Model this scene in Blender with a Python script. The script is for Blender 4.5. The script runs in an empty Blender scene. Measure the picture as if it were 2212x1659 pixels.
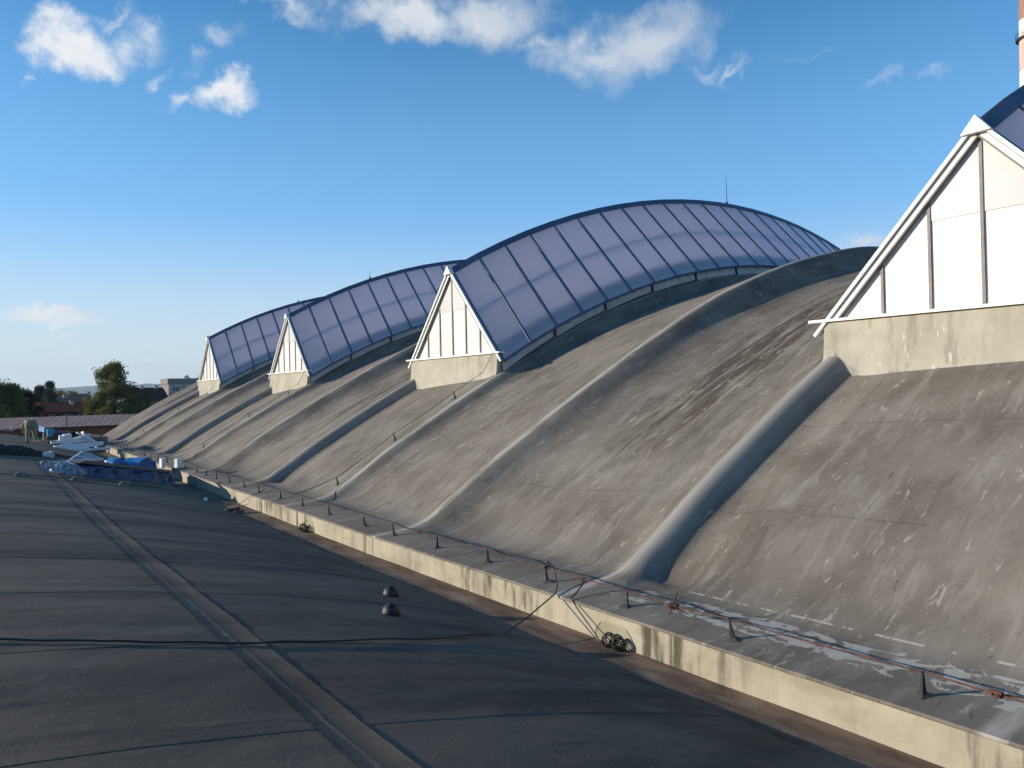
import bpy, bmesh, math, random
import numpy as np
from mathutils import Vector, Matrix, noise as mnoise
random.seed(7); rng = np.random.default_rng(7)
S = bpy.context.scene
C = S.collection
R = math.radians

# ------------------------------------------------------------------ camera
CAM_Z = 2.91
cam = bpy.data.cameras.new('camera'); camo = bpy.data.objects.new('camera', cam); C.objects.link(camo)
cam.sensor_fit = 'HORIZONTAL'; cam.sensor_width = 36.0; cam.lens = 36.0 * 1650 / 2212
cam.clip_start = 0.05; cam.clip_end = 40000
YAW, PITCH, ROLL = R(35.86), R(0.54), R(1.2)      # heading right of +Y, tilt up, roll
fwd = Vector((math.sin(YAW) * math.cos(PITCH), math.cos(YAW) * math.cos(PITCH), math.sin(PITCH)))
rt = Vector((math.cos(YAW), -math.sin(YAW), 0)); up = rt.cross(fwd)
r2 = rt * math.cos(ROLL) - up * math.sin(ROLL); u2 = up * math.cos(ROLL) + rt * math.sin(ROLL)
camo.matrix_world = Matrix(((r2.x, u2.x, -fwd.x, 0), (r2.y, u2.y, -fwd.y, 0), (r2.z, u2.z, -fwd.z, CAM_Z), (0, 0, 0, 1)))
S.camera = camo

# ------------------------------------------------------------------ light and exposure
SUN_EL, SUN_AZ = R(13.6), R(54.0)                  # sun azimuth: from +Y towards -X
sund = Vector((-math.sin(SUN_AZ) * math.cos(SUN_EL), math.cos(SUN_AZ) * math.cos(SUN_EL), math.sin(SUN_EL)))
sl = bpy.data.lights.new('sun', 'SUN'); sl.energy = 5.0; sl.angle = R(0.53); sl.color = (1.0, 0.88, 0.715)
so = bpy.data.objects.new('sun', sl); C.objects.link(so)
so.rotation_euler = (-sund).to_track_quat('-Z', 'Y').to_euler(); so.location = (-30, 20, 30)
S.view_settings.view_transform = 'Standard'; S.view_settings.look = 'None'
S.view_settings.exposure = 0.35; S.view_settings.gamma = 1.0
S.cycles.max_bounces = 6; S.cycles.diffuse_bounces = 4; S.cycles.glossy_bounces = 2; S.cycles.transmission_bounces = 4

# ------------------------------------------------------------------ world: sky with clouds
W = bpy.data.worlds.new('World'); S.world = W; W.use_nodes = True
nt = W.node_tree; nt.nodes.clear(); L = nt.links.new
def wn(t, **k):
    n = nt.nodes.new(t)
    for a, v in k.items(): setattr(n, a, v)
    return n
def wmath(op, a, b=None, clamp=False):
    n = wn('ShaderNodeMath', operation=op, use_clamp=clamp)
    for i, v in enumerate((a, b)):
        if v is None: continue
        if hasattr(v, 'links'): L(v, n.inputs[i])
        else: n.inputs[i].default_value = v
    return n.outputs[0]
sky = wn('ShaderNodeTexSky', sky_type='NISHITA', sun_disc=False, sun_elevation=SUN_EL, sun_rotation=-SUN_AZ,
         altitude=300, air_density=1.0, dust_density=0.1, ozone_density=2.5)
tc = wn('ShaderNodeTexCoord'); sep = wn('ShaderNodeSeparateXYZ'); L(tc.outputs['Generated'], sep.inputs[0])
az = wmath('MULTIPLY', wmath('ARCTAN2', sep.outputs[0], sep.outputs[1]), 57.2958)
el = wmath('MULTIPLY', wmath('ARCSINE', sep.outputs[2]), 57.2958)
n1 = wn('ShaderNodeTexNoise'); n1.inputs['Scale'].default_value = 11; n1.inputs['Detail'].default_value = 5; n1.inputs['Roughness'].default_value = .62
L(tc.outputs['Generated'], n1.inputs['Vector'])
n2 = wn('ShaderNodeTexNoise'); n2.inputs['Scale'].default_value = 26; n2.inputs['Detail'].default_value = 7; n2.inputs['Roughness'].default_value = .66
L(tc.outputs['Generated'], n2.inputs['Vector'])
warp = wn('ShaderNodeVectorMath', operation='MULTIPLY_ADD')
L(n1.outputs['Color'], warp.inputs[0]); warp.inputs[1].default_value = (9, 7, 0); warp.inputs[2].default_value = (-4.5, -3.5, 0)
cmb = wn('ShaderNodeCombineXYZ'); L(az, cmb.inputs[0]); L(el, cmb.inputs[1])
vadd = wn('ShaderNodeVectorMath', operation='ADD'); L(cmb.outputs[0], vadd.inputs[0]); L(warp.outputs[0], vadd.inputs[1])
# azimuth from +Y towards +X, elevation, half width, half height (degrees), tilt, density, greyness
CL = [(6.3, 22.0, 2.29, 1.3, 0, 1.3, 0),
      (9.2, 22.5, 2.13, 1.12, -10, 0.75, 0),
      (19.8, 25.8, 3.1, 0.82, 0, 0.75, 0.1),
      (16.4, 20.3, 2.2, 0.98, 25, 1.15, 0),
      (28.6, 25.6, 4.5, 1.54, 0, 1.35, 0.5),
      (34.1, 26.1, 4.53, 1.94, 0, 1.2, 0.8),
      (42.8, 23.7, 4.42, 1.72, 15, 1.0, 0.6),
      (46.5, 24.1, 4.96, 2.11, 15, 1.05, 0.85),
      (39.0, 24.0, 2.08, 1.01, -20, 0.6, 0.4),
      (52.7, 21.7, 1.43, 0.46, 15, 0.6, 0.3),
      (49.8, 21.9, 1.95, 0.41, 0, 0.5, 0.3),
      (15.5, 23.5, 1.39, 0.83, 0, 0.5, 0),
      (11.3, 20.6, 1.31, 0.39, 10, 0.6, 0),
      (14.2, 21.8, 0.91, 0.73, 0, 0.45, 0),
      (13.7, 19.7, 0.9, 0.46, 30, 0.6, 0),
      (4.9, 4.9, 2.9, 0.6, 3, 1.7, 0.4),
      (5.7, 3.8, 0.73, 0.18, 0, 0.5, 0.1),
      (6.7, 2.2, 1.21, 0.21, 0, 0.5, 0.1),
      (10.6, 2.8, 0.74, 0.25, 0, 0.6, 0),
      (63.1, 19.2, 1.36, 0.41, 10, 0.36, 0.5),
      (66.2, 19.6, 1.28, 0.4, 5, 0.34, 0.5),
      (57.7, 21.8, 1.34, 0.33, 0, 0.3, 0.5),
      (61.3, 9.4, 2.09, 0.67, 8, 0.9, 0.75),
      (4.1, 20.1, 0.76, 0.42, 45, 0.55, 0),
      (7.4, 23.8, 1.03, 0.46, 20, 0.6, 0)]
rr = random.Random(3)
for i in range(10):                                # the same fair-weather clouds all round the sky
    a = rr.uniform(85, 350); CL.append(((a + 180) % 360 - 180, rr.uniform(4, 50), rr.uniform(3, 9), rr.uniform(1.2, 3.2), rr.uniform(-20, 20), rr.uniform(.6, 1.1), rr.uniform(0, .7)))
dens = None; grey = None
for a, e, ra, rb, th, st, gr in CL:
    mp = wn('ShaderNodeMapping', vector_type='TEXTURE'); L(vadd.outputs[0], mp.inputs['Vector'])
    mp.inputs['Location'].default_value = (a, e, 0); mp.inputs['Rotation'].default_value = (0, 0, R(th)); mp.inputs['Scale'].default_value = (ra * 1.42, rb * 1.45, 1)
    ln = wn('ShaderNodeVectorMath', operation='LENGTH'); L(mp.outputs[0], ln.inputs[0])
    d = wmath('MULTIPLY', wmath('SUBTRACT', 1.0, ln.outputs['Value'], True), st)
    dens = d if dens is None else wmath('MAXIMUM', dens, d)
    if gr > 0:
        g = wmath('MULTIPLY', wmath('MULTIPLY', d, 2.2, True), gr); grey = g if grey is None else wmath('MAXIMUM', grey, g)
nz = wmath('MULTIPLY', wmath('SUBTRACT', n2.outputs['Fac'], .5), 2.1)
nz = wmath('ADD', nz, wmath('MULTIPLY', wmath('SUBTRACT', n1.outputs['Fac'], .5), 1.0))
gate = wmath('MULTIPLY', dens, 6.0, True)
raw = wmath('ADD', dens, wmath('MULTIPLY', nz, wmath('ADD', .12, wmath('MULTIPLY', dens, .55))))
mr = wn('ShaderNodeMapRange', interpolation_type='SMOOTHSTEP'); L(raw, mr.inputs['Value'])
mr.inputs['From Min'].default_value = .03; mr.inputs['From Max'].default_value = 1.1
alpha = wmath('MULTIPLY', wmath('MULTIPLY', mr.outputs[0], gate), .86)
shade = wmath('SUBTRACT', 1.0, wmath('ADD', wmath('MULTIPLY', grey, .6), wmath('MULTIPLY', wmath('SUBTRACT', n2.outputs['Fac'], .45), .9)), True)
ccol = wn('ShaderNodeMix', data_type='RGBA'); L(shade, ccol.inputs['Factor']); ccol.inputs['A'].default_value = (2.6, 3.1, 3.8, 1); ccol.inputs['B'].default_value = (5.7, 5.6, 5.4, 1)
hs = wn('ShaderNodeHueSaturation'); hs.inputs['Saturation'].default_value = 1.35; L(sky.outputs[0], hs.inputs['Color'])
cur = hs.outputs[0]                                # paler air towards the horizon, the same all round
for e0, e1, fac, col in ((34, 3, .72, (1.6, 3.45, 6.1, 1)), (14, -1, .92, (4.5, 4.95, 4.75, 1))):
    hz = wn('ShaderNodeMix', data_type='RGBA')
    hr = wn('ShaderNodeMapRange', interpolation_type='SMOOTHSTEP'); L(el, hr.inputs['Value'])
    hr.inputs['From Min'].default_value = e0; hr.inputs['From Max'].default_value = e1; hr.inputs['To Max'].default_value = fac
    L(hr.outputs[0], hz.inputs['Factor']); L(cur, hz.inputs['A']); hz.inputs['B'].default_value = col; cur = hz.outputs['Result']
mix = wn('ShaderNodeMix', data_type='RGBA'); L(alpha, mix.inputs['Factor']); L(hz.outputs['Result'], mix.inputs['A']); L(ccol.outputs['Result'], mix.inputs['B'])
bg = wn('ShaderNodeBackground'); bg.inputs['Strength'].default_value = 0.14; L(mix.outputs['Result'], bg.inputs['Color'])
wo = wn('ShaderNodeOutputWorld'); L(bg.outputs[0], wo.inputs['Surface'])
W.cycles.sampling_method = 'MANUAL'; W.cycles.sample_map_resolution = 1024

# ------------------------------------------------------------------ material helpers
class NT:
    def __init__(s, name):
        s.m = bpy.data.materials.new(name); s.m.use_nodes = True; s.t = s.m.node_tree
        s.b = s.t.nodes['Principled BSDF']; s.o = s.t.nodes['Material Output']; s.pos = None
    def n(s, t, **k):
        n = s.t.nodes.new(t)
        for a, v in k.items(): setattr(n, a, v)
        return n
    def l(s, a, b): s.t.links.new(a, b)
    def put(s, v, i):
        if hasattr(v, 'links'): s.l(v, i)
        else: i.default_value = v
    def P(s):
        if s.pos is None: s.pos = s.n('ShaderNodeNewGeometry').outputs['Position']
        return s.pos
    def xyz(s):
        q = s.n('ShaderNodeSeparateXYZ'); s.l(s.P(), q.inputs[0]); return q.outputs
    def scaled(s, sc, loc=(0, 0, 0), rot=(0, 0, 0), src=None):
        q = s.n('ShaderNodeMapping'); s.l(src or s.P(), q.inputs['Vector']); q.inputs['Scale'].default_value = sc
        q.inputs['Location'].default_value = loc; q.inputs['Rotation'].default_value = rot; return q.outputs[0]
    def noise(s, vec, scale=1, detail=5, rough=.55, dist=0):
        q = s.n('ShaderNodeTexNoise'); s.l(vec, q.inputs['Vector'])
        q.inputs['Scale'].default_value = scale; q.inputs['Detail'].default_value = detail
        q.inputs['Roughness'].default_value = rough; q.inputs['Distortion'].default_value = dist; return q.outputs['Fac']
    def ramp(s, f, a, b, smooth=True):
        q = s.n('ShaderNodeMapRange'); q.interpolation_type = 'SMOOTHSTEP' if smooth else 'LINEAR'; s.l(f, q.inputs['Value'])
        q.inputs['From Min'].default_value = a; q.inputs['From Max'].default_value = b; return q.outputs[0]
    def math(s, op, a, b=None, clamp=False):
        q = s.n('ShaderNodeMath', operation=op, use_clamp=clamp); s.put(a, q.inputs[0])
        if b is not None: s.put(b, q.inputs[1])
        return q.outputs[0]
    def mix(s, f, a, b, mode='MIX'):
        q = s.n('ShaderNodeMix', data_type='RGBA', blend_type=mode); s.put(f, q.inputs['Factor'])
        for v, nm in ((a, 'A'), (b, 'B')):
            i = [k for k in q.inputs if k.name == nm and k.type == 'RGBA'][0]
            if hasattr(v, 'links'): s.l(v, i)
            else: i.default_value = (*v, 1)
        return [k for k in q.outputs if k.type == 'RGBA'][0]
    def bump(s, h, strength=.3, dist=.02):
        q = s.n('ShaderNodeBump'); s.l(h, q.inputs['Height']); q.inputs['Strength'].default_value = strength
        q.inputs['Distance'].default_value = dist; s.l(q.outputs[0], s.b.inputs['Normal']); return q
    def fin(s, col=None, rough=None, metal=0, spec=None):
        if col is not None:
            if hasattr(col, 'links'): s.l(col, s.b.inputs['Base Color'])
            else: s.b.inputs['Base Color'].default_value = (*col, 1)
        if rough is not None: s.put(rough, s.b.inputs['Roughness'])
        s.b.inputs['Metallic'].default_value = metal
        if spec is not None: s.b.inputs['Specular IOR Level'].default_value = spec
        return s.m

def simple(name, col, rough=.7, metal=0, var=.25, scale=6, bump=0, obj=True, spec=None):
    t = NT(name)
    if obj: src = t.n('ShaderNodeTexCoord').outputs['Object']
    else: src = t.P()
    f = t.noise(src, scale, 5, .6)
    c2 = tuple(c * (1 - var) for c in col); c3 = tuple(min(1, c * (1 + var * .6)) for c in col)
    c = t.mix(t.ramp(f, .3, .7), c2, c3)
    if bump: t.bump(f, bump, .02)
    return t.fin(c, rough, metal, spec)

BAY = 15.07; BAYS = [-10.1, 5.0, 20.1, 35.15, 50.2]
def coat_material():
    """weathered grey bitumen-aluminium coating of the vault and its ledge"""
    t = NT('roof_coating'); x, y, z = t.xyz()
    xs = t.math('SUBTRACT', x, t.math('MULTIPLY', t.math('MAXIMUM', t.math('SUBTRACT', y, 13.0), 0.0), .016))
    base = t.noise(t.P(), .9, 7, .6)
    streak = t.noise(t.scaled((.55, 2.6, .55)), 1.5, 7, .65, .4)
    fine = t.noise(t.scaled((3, 6, 3)), 3, 6, .7)
    c = t.mix(t.ramp(base, .28, .72), (.132, .114, .093), (.216, .194, .162))
    c = t.mix(t.math('MULTIPLY', t.ramp(streak, .5, .70), .75), c, (.262, .242, .21))
    c = t.mix(t.math('MULTIPLY', t.ramp(streak, .46, .28), .65), c, (.098, .086, .073))
    c = t.mix(t.math('MULTIPLY', t.ramp(fine, .56, .75), .35), c, (.33, .31, .27))
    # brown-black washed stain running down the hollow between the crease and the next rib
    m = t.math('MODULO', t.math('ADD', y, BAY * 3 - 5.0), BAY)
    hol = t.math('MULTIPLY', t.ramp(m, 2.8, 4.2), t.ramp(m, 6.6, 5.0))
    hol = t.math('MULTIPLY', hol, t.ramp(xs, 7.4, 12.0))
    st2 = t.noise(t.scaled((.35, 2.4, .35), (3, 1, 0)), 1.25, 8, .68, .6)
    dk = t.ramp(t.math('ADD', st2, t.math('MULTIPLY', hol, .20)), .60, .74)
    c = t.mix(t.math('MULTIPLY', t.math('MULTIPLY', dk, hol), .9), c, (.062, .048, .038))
    lt = t.ramp(t.noise(t.scaled((.8, 2.2, .8), (9, 4, 0)), 2.2, 7, .7, .3), .585, .66)
    c = t.mix(t.math('MULTIPLY', t.math('MULTIPLY', lt, hol), .75), c, (.33, .31, .28))
    # joints across the slope
    j = t.math('ABSOLUTE', t.math('SUBTRACT', t.math('MODULO', t.math('ADD', xs, t.math('MULTIPLY', fine, .06)), 1.93), .93))
    jm = t.math('MULTIPLY', t.ramp(j, .018, .006), t.ramp(t.noise(t.P(), .7, 3), .42, .6))
    jm = t.math('MULTIPLY', jm, t.ramp(xs, 7.6, 8.2))
    c = t.mix(t.math('MULTIPLY', jm, .45), c, (.06, .052, .045))
    # bare pale patches where the coat has peeled along the ledge
    pe = t.noise(t.scaled((1.3, .8, 1), (0, 2.1, 0)), 5.2, 4, .6, .8)
    pm = t.math('MULTIPLY', t.ramp(xs, 6.40, 6.50), t.ramp(xs, 7.02, 6.86))
    pm = t.math('MULTIPLY', pm, t.math('MULTIPLY', t.ramp(y, 8.0, 4.8), t.ramp(y, .2, 1.4)))
    pk = t.ramp(t.math('ADD', pe, t.math('MULTIPLY', pm, .1)), .60, .607)
    c = t.mix(t.math('MULTIPLY', t.math('MULTIPLY', pk, t.ramp(pm, .05, .3)), t.math('ADD', .45, t.math('MULTIPLY', fine, .75))), c, (.46, .44, .385))
    # dashes of pale sealant at the foot of the vault
    dl = t.math('ABSOLUTE', t.math('SUBTRACT', t.math('ADD', xs, t.math('MULTIPLY', base, .05)), 7.19))
    dash = t.math('MULTIPLY', t.ramp(dl, .022, .008), t.ramp(t.noise(t.scaled((.1, 1, .1)), 3.1, 5, .7), .5, .56))
    dash = t.math('MULTIPLY', dash, t.ramp(y, 6.6, 6.3))
    c = t.mix(t.math('MULTIPLY', dash, .75), c, (.46, .44, .39))
    sm2 = t.ramp(t.noise(t.scaled((1.1, 4.5, 1.1), (7, 2, 5)), 2.3, 5, .72, .6), .60, .655)
    c = t.mix(t.math('MULTIPLY', sm2, .7), c, (.36, .335, .29))
    sm3 = t.ramp(t.noise(t.scaled((1.3, 5.5, 1.3), (1, 8, 3)), 2.0, 5, .72, .6), .635, .67)
    c = t.mix(t.math('MULTIPLY', sm3, .6), c, (.075, .063, .052))
    # pale line along crease and rib tops, painting their sunlit crests
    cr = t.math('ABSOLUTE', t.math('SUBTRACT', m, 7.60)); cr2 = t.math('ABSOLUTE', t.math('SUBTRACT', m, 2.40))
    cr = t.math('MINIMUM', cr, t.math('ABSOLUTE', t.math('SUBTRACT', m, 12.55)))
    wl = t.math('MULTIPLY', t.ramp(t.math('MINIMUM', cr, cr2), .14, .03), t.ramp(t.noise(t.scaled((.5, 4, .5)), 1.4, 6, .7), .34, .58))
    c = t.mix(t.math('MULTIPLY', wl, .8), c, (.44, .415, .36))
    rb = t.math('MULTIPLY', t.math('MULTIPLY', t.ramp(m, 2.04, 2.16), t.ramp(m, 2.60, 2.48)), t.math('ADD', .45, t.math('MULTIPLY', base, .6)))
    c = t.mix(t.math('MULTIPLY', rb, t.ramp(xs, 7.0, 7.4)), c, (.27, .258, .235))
    # white splashes below the near lantern
    sp = t.ramp(t.noise(t.scaled((2.2, 7, 2.2)), 3.2, 4, .7), .66, .69)
    sm = t.math('MULTIPLY', t.math('MULTIPLY', t.ramp(y, 3.2, 4.1), t.ramp(y, 5.0, 4.2)), t.math('MULTIPLY', t.ramp(xs, 10.3, 11.6), t.ramp(xs, 12.6, 12.3)))
    c = t.mix(t.math('MULTIPLY', sp, sm), c, (.6, .58, .52))
    h = t.math('ADD', t.math('MULTIPLY', streak, .5), t.math('MULTIPLY', fine, .35))
    t.bump(h, .22, .02)
    return t.fin(c, t.math('ADD', .72, t.math('MULTIPLY', fine, .3)), spec=.15)

def render_material(name, col, grime=.6, spl=False):
    """cream rendered upstand with grime running down"""
    t = NT(name); x, y, z = t.xyz()
    f = t.noise(t.P(), 1.3, 6, .6); run = t.noise(t.scaled((3, 2.6, .30)), 1.7, 7, .68); fine = t.noise(t.P(), 14, 5, .65)
    c = t.mix(t.ramp(f, .3, .7), tuple(k * .82 for k in col), col)
    blot = t.ramp(t.noise(t.scaled((.8, .8, 1.6), (4, 7, 1)), 1.1, 6, .65, .5), .46, .66)
    c = t.mix(t.math('MULTIPLY', blot, .45 * grime), c, (.20, .175, .115))
    spot = t.ramp(t.noise(t.scaled((.5, .5, .2), (9, 2, 1)), .8, 3, .5), .46, .58)
    c = t.mix(t.math('MULTIPLY', t.math('MULTIPLY', t.ramp(run, .47, .62), t.math('ADD', .12, t.math('MULTIPLY', spot, .88))), grime), c, (.085, .075, .05))
    c = t.mix(t.math('MULTIPLY', t.ramp(fine, .55, .8), .25), c, tuple(min(1, k * 1.12) for k in col))
    if spl:
        s = t.ramp(t.noise(t.scaled((4, 5, .9)), 2.6, 4, .7), .60, .66)
        sm = t.ramp(t.noise(t.scaled((.3, 1, .3), (1, 3, 2)), .9, 2), .45, .6)
        c = t.mix(t.math('MULTIPLY', t.math('MULTIPLY', s, sm), .7), c, (.66, .64, .57))
    t.bump(fine, .15, .01)
    return t.fin(c, .85, spec=.2)

def bitumen_material():
    t = NT('dark_bitumen'); x, y, z = t.xyz()
    big = t.noise(t.scaled((.35, 1.1, .35), (0, 0, 0), (0, 0, R(-20))), .8, 6, .6, .5)
    st = t.noise(t.scaled((.45, 3.0, .45), (2, 0, 0), (0, 0, R(12))), 1.1, 7, .65)
    fine = t.noise(t.P(), 30, 5, .7); mid = t.noise(t.P(), 3.2, 6, .62)
    c = t.mix(t.ramp(big, .3, .7), (.068, .051, .037), (.178, .130, .088))
    c = t.mix(t.math('MULTIPLY', t.ramp(st, .52, .74), .6), c, (.145, .128, .108))
    c = t.mix(t.math('MULTIPLY', t.ramp(st, .45, .27), .6), c, (.032, .028, .027))
    c = t.mix(t.math('MULTIPLY', t.ramp(mid, .55, .75), .45), c, (.17, .145, .12))
    c = t.mix(t.math('MULTIPLY', t.ramp(fine, .56, .74), .5), c, (.19, .165, .14))
    c = t.mix(t.math('MULTIPLY', t.ramp(t.noise(t.scaled((.5, .9, .5), (3, 8, 1)), .9, 7, .7, .8), .56, .60), .22), c, (.20, .18, .155))
    c = t.mix(t.math('MULTIPLY', t.ramp(t.noise(t.P(), 9, 3, .5), .755, .77), .6), c, (.3, .29, .27))
    h = t.math('ADD', t.math('MULTIPLY', fine, .3), t.math('MULTIPLY', mid, .8))
    t.bump(h, .5, .014)
    return t.fin(c, t.math('ADD', .62, t.math('MULTIPLY', mid, .35)), spec=.2)

def gutter_material():
    t = NT('gutter_silt'); x, y, z = t.xyz()
    a = t.noise(t.scaled((2.5, .8, 1)), 1.3, 7, .65, .4); f = t.noise(t.P(), 18, 5, .7)
    c = t.mix(t.ramp(a, .3, .7), (.075, .05, .036), (.20, .145, .105))
    c = t.mix(t.math('MULTIPLY', t.ramp(t.noise(t.scaled((1, .5, 1), (5, 5, 0)), 1.6, 6, .6), .55, .72), .6), c, (.28, .23, .175))
    c = t.mix(t.math('MULTIPLY', t.ramp(f, .6, .8), .4), c, (.05, .035, .026))
    t.bump(t.math('ADD', f, a), .3, .015)
    return t.fin(c, .8, spec=.25)

def glazing_material(name, dif, trans, gl=.10, rough=.3, streaks=True):
    t = NT(name)
    f = t.noise(t.scaled((1.2, 1.2, 1.2)), 1.2, 4, .5)
    d = t.n('ShaderNodeBsdfDiffuse'); tr = t.n('ShaderNodeBsdfTranslucent'); g = t.n('ShaderNodeBsdfGlossy')
    rnd = t.n('ShaderNodeObjectInfo').outputs['Random']; dirt = t.ramp(t.noise(t.scaled((2.5, .8, .8)), 1.6, 5, .65), .52, .75)
    age = t.math('ADD', t.math('MULTIPLY', rnd, .6), t.math('MULTIPLY', t.ramp(f, .3, .7), .4))
    for c_, sk in ((dif, d), (trans, tr)):
        k_ = t.mix(age, tuple(k * .93 for k in c_), c_); k_ = t.mix(t.math('MULTIPLY', dirt, .08), k_, (.28, .26, .24)); t.l(k_, sk.inputs['Color'])
    g.inputs['Roughness'].default_value = rough; g.inputs['Color'].default_value = (.9, .93, 1, 1)
    a = t.n('ShaderNodeAddShader'); t.l(d.outputs[0], a.inputs[0]); t.l(tr.outputs[0], a.inputs[1])
    fr = t.n('ShaderNodeFresnel'); fr.inputs['IOR'].default_value = 1.45
    mx = t.n('ShaderNodeMixShader'); t.l(t.math('MULTIPLY', fr.outputs[0], 1.0 if gl else 0), mx.inputs[0]); t.l(a.outputs[0], mx.inputs[1]); t.l(g.outputs[0], mx.inputs[2])
    t.l(mx.outputs[0], t.o.inputs['Surface']); return t.m

def rust_material():
    t = NT('rusted_steel'); f = t.noise(t.P(), 9, 6, .7)
    c = t.mix(t.ramp(f, .35, .65), (.05, .022, .018), (.16, .06, .042)); return t.fin(c, .9, 0)

MAT = {}
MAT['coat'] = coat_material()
MAT['parapet'] = render_material('parapet_render', (.43, .395, .305), 1.0)
MAT['curb'] = render_material('lantern_curb_render', (.45, .425, .345), .35, True)
MAT['bitumen'] = bitumen_material()
MAT['strip'] = simple('bitumen_strip', (.072, .065, .059), .85, 0, .3, 4, .4, False, .12)
MAT['gutter'] = gutter_material()
MAT['glass'] = glazing_material('lavender_polycarbonate', (.30, .315, .35), (.68, .635, .70))
MAT['gable'] = glazing_material('white_polycarbonate', (.60, .59, .565), (.26, .26, .255), .1, .35)
MAT['gable_top'] = glazing_material('greyed_polycarbonate', (.53, .525, .51), (.26, .26, .26), .1, .3)
MAT['bar'] = simple('blue_grey_glazing_bar', (.10, .135, .20), .55, 0, .15, 4)
MAT['cap'] = simple('blue_grey_ridge_metal', (.075, .105, .165), .5, 0, .18, 1.5)
MAT['white'] = simple('white_coated_metal', (.80, .78, .74), .5, 0, .08, 5)
MAT['offwhite'] = simple('dirty_white_flashing', (.50, .49, .45), .6, 0, .2, 4)
MAT['mull'] = simple('grey_gable_mullion', (.20, .18, .165), .6, 0, .2, 6)
MAT['steel'] = simple('dark_zinc', (.035, .033, .034), .6, .3, .3, 20)
MAT['wire'] = simple('dark_wire', (.05, .045, .042), .7, .2, .3, 12)
MAT['rust'] = rust_material()
MAT['black'] = simple('black_iron', (.020, .019, .018), .55, 0, .5, 12)
MAT['rubber'] = simple('black_cable', (.02, .02, .021), .6, 0, .2, 10)

# ------------------------------------------------------------------ mesh helpers
class MB:
    def __init__(s): s.v = []; s.f = []
    def add(s, vs, fs):
        o = len(s.v); s.v += [tuple(v) for v in vs]; s.f += [tuple(i + o for i in f) for f in fs]; return s
    def hexa(s, q):                                # 8 corners: bottom 4 ccw, top 4 ccw
        return s.add(q, [(3, 2, 1, 0), (4, 5, 6, 7), (0, 1, 5, 4), (1, 2, 6, 5), (2, 3, 7, 6), (3, 0, 4, 7)])
    def box(s, c, d, rot=None):
        q = [Vector((sx * d[0] / 2, sy * d[1] / 2, sz * d[2] / 2)) for sz in (-1, 1) for sx, sy in ((-1, -1), (1, -1), (1, 1), (-1, 1))]
        if rot is not None: q = [rot @ k for k in q]
        return s.hexa([k + Vector(c) for k in q])
    def prism(s, pts, off):                        # planar polygon swept by a vector
        n = len(pts); off = Vector(off); a = [Vector(p) for p in pts]; b = [p + off for p in a]
        return s.add(a + b, [tuple(range(n))[::-1], tuple(range(n, 2 * n))] + [(i, (i + 1) % n, n + (i + 1) % n, n + i) for i in range(n)])
    def bar(s, a, b, w, h, upv=(0, 0, 1)):
        a, b = Vector(a), Vector(b); t = (b - a).normalized(); sd = t.cross(Vector(upv))
        if sd.length < 1e-5: sd = t.cross(Vector((1, 0, 0)))
        sd.normalize(); u = sd.cross(t); sd *= w / 2; u *= h / 2
        return s.hexa([a - sd - u, a + sd - u, b + sd - u, b - sd - u, a - sd + u, a + sd + u, b + sd + u, b - sd + u])
    def tube(s, pts, r, n=6):
        pts = [Vector(p) for p in pts]; rings = []; m = len(pts)
        rs = r if isinstance(r, (list, tuple)) else [r] * m
        for i, p in enumerate(pts):
            t = (pts[min(i + 1, m - 1)] - pts[max(i - 1, 0)]).normalized()
            a = t.cross(Vector((0, 0, 1)) if abs(t.z) < .9 else Vector((1, 0, 0))).normalized(); b = t.cross(a)
            rings.append([p + (a * math.cos(2 * math.pi * k / n) + b * math.sin(2 * math.pi * k / n)) * rs[i] for k in range(n)])
        vs = [v for g in rings for v in g]
        fs = [(i * n + k, i * n + (k + 1) % n, (i + 1) * n + (k + 1) % n, (i + 1) * n + k) for i in range(m - 1) for k in range(n)]
        fs += [tuple(range(n))[::-1], tuple(range((m - 1) * n, m * n))]
        return s.add(vs, fs)
    def lathe(s, prof, n=20, c=(0, 0, 0)):
        vs = [(c[0] + r * math.cos(2 * math.pi * k / n), c[1] + r * math.sin(2 * math.pi * k / n), c[2] + z) for r, z in prof for k in range(n)]
        m = len(prof)
        return s.add(vs, [(i * n + k, i * n + (k + 1) % n, (i + 1) * n + (k + 1) % n, (i + 1) * n + k) for i in range(m - 1) for k in range(n)])
    def grid(s, vs, nu, nv):
        return s.add(vs, [(i * nv + j, i * nv + j + 1, (i + 1) * nv + j + 1, (i + 1) * nv + j) for i in range(nu - 1) for j in range(nv - 1)])
    def build(s, name, mat, parent=None, loc=None, smooth=False):
        o = loc if loc is not None else (parent.location if parent is not None and parent.type == 'EMPTY' else (0, 0, 0))
        me = bpy.data.meshes.new(name)
        me.from_pydata([(v[0] - o[0], v[1] - o[1], v[2] - o[2]) for v in s.v], [], s.f)
        bm = bmesh.new(); bm.from_mesh(me); bmesh.ops.recalc_face_normals(bm, faces=bm.faces); bm.to_mesh(me); bm.free()
        if smooth:
            for p in me.polygons: p.use_smooth = True
        me.materials.append(MAT[mat] if isinstance(mat, str) else mat)
        ob = bpy.data.objects.new(name, me); C.objects.link(ob)
        if parent is not None: ob.parent = parent
        elif loc is not None: ob.location = loc
        return ob
def tag(o, label=None, cat=None, group=None, kind=None):
    for k, v in (('label', label), ('category', cat), ('group', group), ('kind', kind)):
        if v: o[k] = v
    return o
def thing(name, loc, label, cat, group=None):
    o = bpy.data.objects.new(name, None); o.empty_display_size = .2; C.objects.link(o); o.location = loc
    return tag(o, label, cat, group)
def copy_tree(o, parent=None):
    c = o.copy(); C.objects.link(c); c.parent = parent
    for ch in o.children: copy_tree(ch, c)
    return c
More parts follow.
